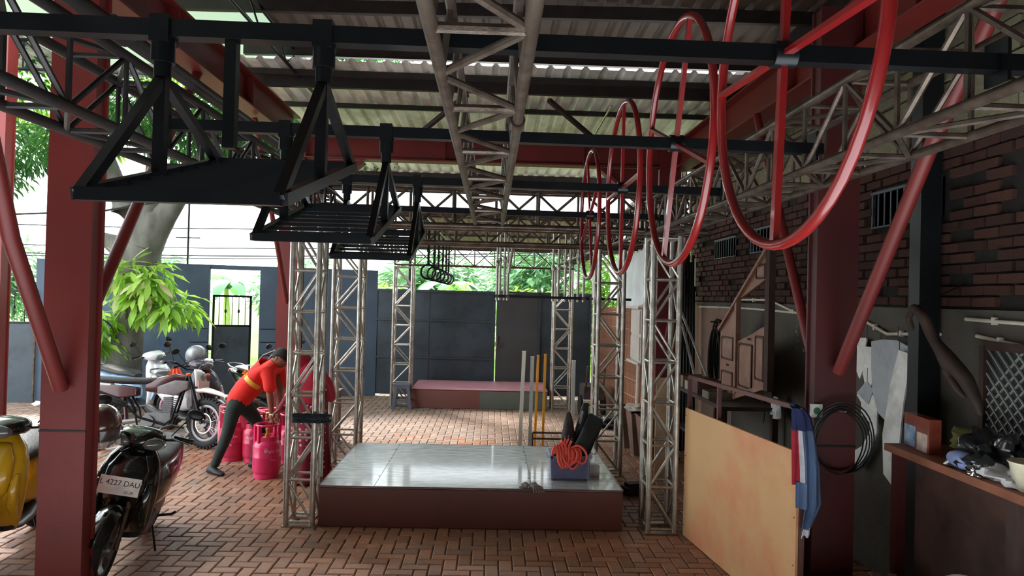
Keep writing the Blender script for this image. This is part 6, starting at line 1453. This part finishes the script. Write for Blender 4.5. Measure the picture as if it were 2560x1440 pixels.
# lattice window
lw = B().box((2.985, 3.80, 1.56), (0.03, 0.62, 0.55)).build('window_5', mat('dim_glass', (60, 66, 66), 0.2), kind='structure')
M_lat = mat('lattice_white', (150, 150, 146), 0.6, 0, 0.1)
b = None
for k in range(-6, 8):
    for s_ in (-1, 1):
        y0, z0 = 3.80+k*0.075, 1.30; pts = []
        for q in (0, 1):
            y = y0+(s_*0.52 if q else 0); pts.append([y, z0+(0.52 if q else 0)])
        (ya, za), (yb, zb) = pts
        lo, hi = 3.51, 4.09
        def clip(ya, za, yb, zb):
            if yb == ya: return None
            t0, t1 = 0.0, 1.0
            ta, tb_ = (lo-ya)/(yb-ya), (hi-ya)/(yb-ya)
            if ta > tb_: ta, tb_ = tb_, ta
            t0, t1 = max(t0, ta), min(t1, tb_)
            if t1-t0 < 0.08: return None
            return (ya+(yb-ya)*t0, za+(zb-za)*t0, ya+(yb-ya)*t1, za+(zb-za)*t1)
        r_ = clip(ya, za, yb, zb)
        if r_: bar(lw, 'lattice_strip', (2.962-0.004*s_, r_[0], r_[1]), (2.962-0.004*s_, r_[2], r_[3]), 0, M_lat, wh=(0.012, 0.008))
for a, b_ in (((2.96, 3.49, 1.29), (2.96, 4.11, 1.29)), ((2.96, 3.49, 1.83), (2.96, 4.11, 1.83)), ((2.96, 3.49, 1.29), (2.96, 3.49, 1.83)), ((2.96, 4.11, 1.29), (2.96, 4.11, 1.83))): bar(lw, 'window_frame', a, b_, 0, M_dw, wh=(0.04, 0.05))

# ---- workbench along the wall
M_top = mat('worn_red_wood', (150, 92, 66), 0.6, 0, 0.2, 5, 0.3, 30, stretch=(3, 0.6, 1))
wb = thing('workbench', 'worktop with worn brown front edge below the white cut-outs', 'workbench', (2.75, 3.6, 0))
P0, P1 = V((2.58, 4.50, 1.135)), V((2.54, 2.55, 1.135))
B().prism([(0, 0), (P1-P0).length and ((P1-P0).length, 0), ((P1-P0).length, 0.045), (0, 0.045)], 0.39, P0-V((0, 0, 0.0225)), (P1-P0).normalized(), (0, 0, 1), (1, 0, 0)).build('worktop', M_top, wb)
for y in (4.4, 3.4, 2.65): bar(wb, 'leg', (2.62, y, 0), (2.62, y, 1.11), 0, M_red_shade if y == 4.4 else M_dw, wh=(0.06, 0.06))
B().box((2.86, 3.55, 0.55), (0.2, 1.8, 1.0)).build('back_panel', mat('brown_panel', (84, 56, 46), 0.8, 0, 0.3, 3, 0.3, 10, stain=(110, 70, 62), stain_amt=0.6), wb)
Zt = 1.158
bx = thing('carton', 'brown and white glossy carton at the left end of workbench', 'box', (2.72, 4.28, Zt))
B().box((2.71, 4.31, Zt+0.105), (0.07, 0.31, 0.21), (0, 0, -0.1)).build('carton_body', mat('brown_carton', (150, 70, 54), 0.3, 0, 0.2, 8, coat=0.4), bx)
B().box((2.681, 4.39, Zt+0.075), (0.006, 0.13, 0.13), (0, 0, -0.1)).build('picture_panel', mat('blue_white_print', (196, 214, 232), 0.3, 0, 0.2, 14, rgb2=(70, 130, 180)), bx); B().box((2.667, 4.24, Zt+0.06), (0.006, 0.12, 0.11), (0, 0, -0.1)).build('picture_panel', mat('cream_print', (230, 206, 190), 0.3, 0, 0.2, 14), bx)
crumple('plastic_bag', 'dark shiny bag behind a white plate on the workbench', 'bag', (2.74, 3.72, Zt), (0.13, 0.20, 0.11), mat('black_film', (30, 36, 40), 0.2, 0, 0.3, 10, coat=0.8), 5, amp=0.9)
crumple('green_rag', 'olive green rag heap in middle of workbench', 'cloth', (2.80, 3.9, Zt), (0.10, 0.16, 0.10), mat('olive_rag', (96, 92, 44), 0.9, 0, 0.3, 10), 6, amp=0.9)
B().ball((2.62, 3.80, Zt+0.05), (0.05, 0.12, 0.05), 20, 10).build('blue_plate', mat('pale_blue_plastic', (150, 164, 214), 0.4), label='pale blue rounded plastic tray on the workbench', cat='tray', smooth=True)
crumple('crumpled_paper', 'white crumpled paper near front edge of workbench', 'paper', (2.66, 3.50, Zt), (0.09, 0.16, 0.045), mat('paper', (225, 225, 225), 0.8), 7, amp=0.9)
crumple('tangled_foil', 'small shiny metal tangle on front of workbench', 'scrap', (2.60, 3.66, Zt), (0.04, 0.05, 0.04), M_chrome, 9, amp=1.2)
cu = thing('bowl', 'cream enamel bowl at right picture edge on workbench', 'bowl', (2.66, 3.36, Zt))
B().lathe([(0.05, 0), (0.052, 0.01), (0.085, 0.09), (0.092, 0.13), (0.10, 0.14), (0.10, 0.145), (0.088, 0.14), (0.08, 0.09), (0.04, 0.012), (0.001, 0.01)], (2.66, 3.36, Zt), 26).build('bowl_shell', mat('cream_enamel', (226, 218, 190), 0.35), cu, smooth=True)
# things on the floor under the bench
ld = thing('round_lid', 'pale round lid leaning in the dark under the workbench', 'lid', (2.05, 3.25, 0.5)); 
st_ = thing('floor_stand', 'dark low stand under the pale round lid', 'stand', (2.45, 3.2, 0))
B().box((2.45, 3.25, 0.26), (0.5, 0.5, 0.5)).build('box', M_black, st_)
b = B().lathe([(0.14, 0.0), (0.15, 0.008), (0.145, 0.02), (0.1, 0.03), (0.001, 0.032)], (0, 0, 0), 30); R = Euler((math.radians(55), 0, math.radians(-25))).to_matrix(); b.v = [R @ p + V((2.30, 3.30, 0.62)) for p in b.v]; b.build('disc', mat('pale_lid', (150, 152, 150), 0.6), ld, smooth=True); ld.location = ld.location
crumple('blue_bag', 'bright blue plastic bag at bottom right corner', 'bag', (2.42, 3.12, 0.51), (0.07, 0.09, 0.11), mat('blue_film', (30, 110, 190), 0.3), 12, amp=0.8)
for k in range(3):
    t = thing('wood_offcut', 'pale wood strips lying on floor right of near column', 'offcut', (2.35, 4.0, 0.3), group='wood strips right of near column'); bar(t, 'strip', (2.06+0.07*k, 3.75, 0.32), (2.36+0.10*k, 4.35, 0.36), 0, mat('raw_wood', (150, 120, 96), 0.8), wh=(0.05, 0.02))
B().box((2.3, 4.0, 0.15), (0.55, 0.8, 0.30)).build('floor_crate', M_dw, label='dark wooden crate on floor right of near column', cat='crate')
# ---- lattice rafter and awning lattice high at left
rf = thing('lattice_rafter', 'dark lattice rafter along the left eave under pale sheets', 'truss', (-2.2, 5, 4.6))
for x, z in ((-2.22, 4.68), (-2.22, 4.45)): bar(rf, 'chord', (x, 3.0, z), (x, 9.0, z), 0.018, M_black)
for k in range(16): bar(rf, 'strut', (-2.22, 3.0+k*0.4, 4.45 if k % 2 else 4.68), (-2.22, min(9.0, 3.4+k*0.4), 4.68 if k % 2 else 4.45), 0.009, M_black, 6)
rf = thing('lattice_beam', 'thin black lattice beam high outside the left roof edge', 'truss', (-4.6, 9.6, 4.9))
for z in (4.95, 5.35): bar(rf, 'chord', (-7.2, 9.6, z), (-2.6, 9.6, z), 0.022, M_black)
for k in range(12):
    bar(rf, 'upright', (-7.2+k*0.4, 9.6, 4.95), (-7.2+k*0.4, 9.6, 5.35), 0.014, M_black, 6)
    bar(rf, 'diagonal', (-7.2+k*0.4, 9.6, 4.95 if k % 2 else 5.35), (-6.8+k*0.4, 9.6, 5.35 if k % 2 else 4.95), 0.009, M_black, 6)
bar(rf, 'post', (-7.2, 9.6, 0), (-7.2, 9.6, 5.35), 0.03, M_black)
corrugated(-7.2, -2.5, 9.4, 5.45, 11.0, 5.30, name='side_canopy', m=mat('white_canopy', (220, 226, 224), 0.5)); bpy.data.objects['side_canopy']['label'] = 'white ribbed canopy sheet above the black lattice beam'; bpy.data.objects['side_canopy']['category'] = 'canopy'
# overhead pipe with coupling on the left truss
pp = thing('thick_pipe', 'thick dark pipe with coupling running along top of left truss', 'pipe', (-1.29, 0.9, 2.93))
bar(pp, 'pipe', (-1.30, 0.9, 2.925), (-1.30, 4.4, 2.925), 0.029, mat('dark_steel_tube', (62, 60, 60), 0.45, 0.7), 14)
B().lathe([(0.036, -0.05), (0.040, -0.045), (0.040, 0.05), (0.036, 0.055)], (-1.30, 2.42, 2.925), 16, 'y').build('coupling', mat('dark_steel_tube', (62, 60, 60), 0.45, 0.7), pp, smooth=True)
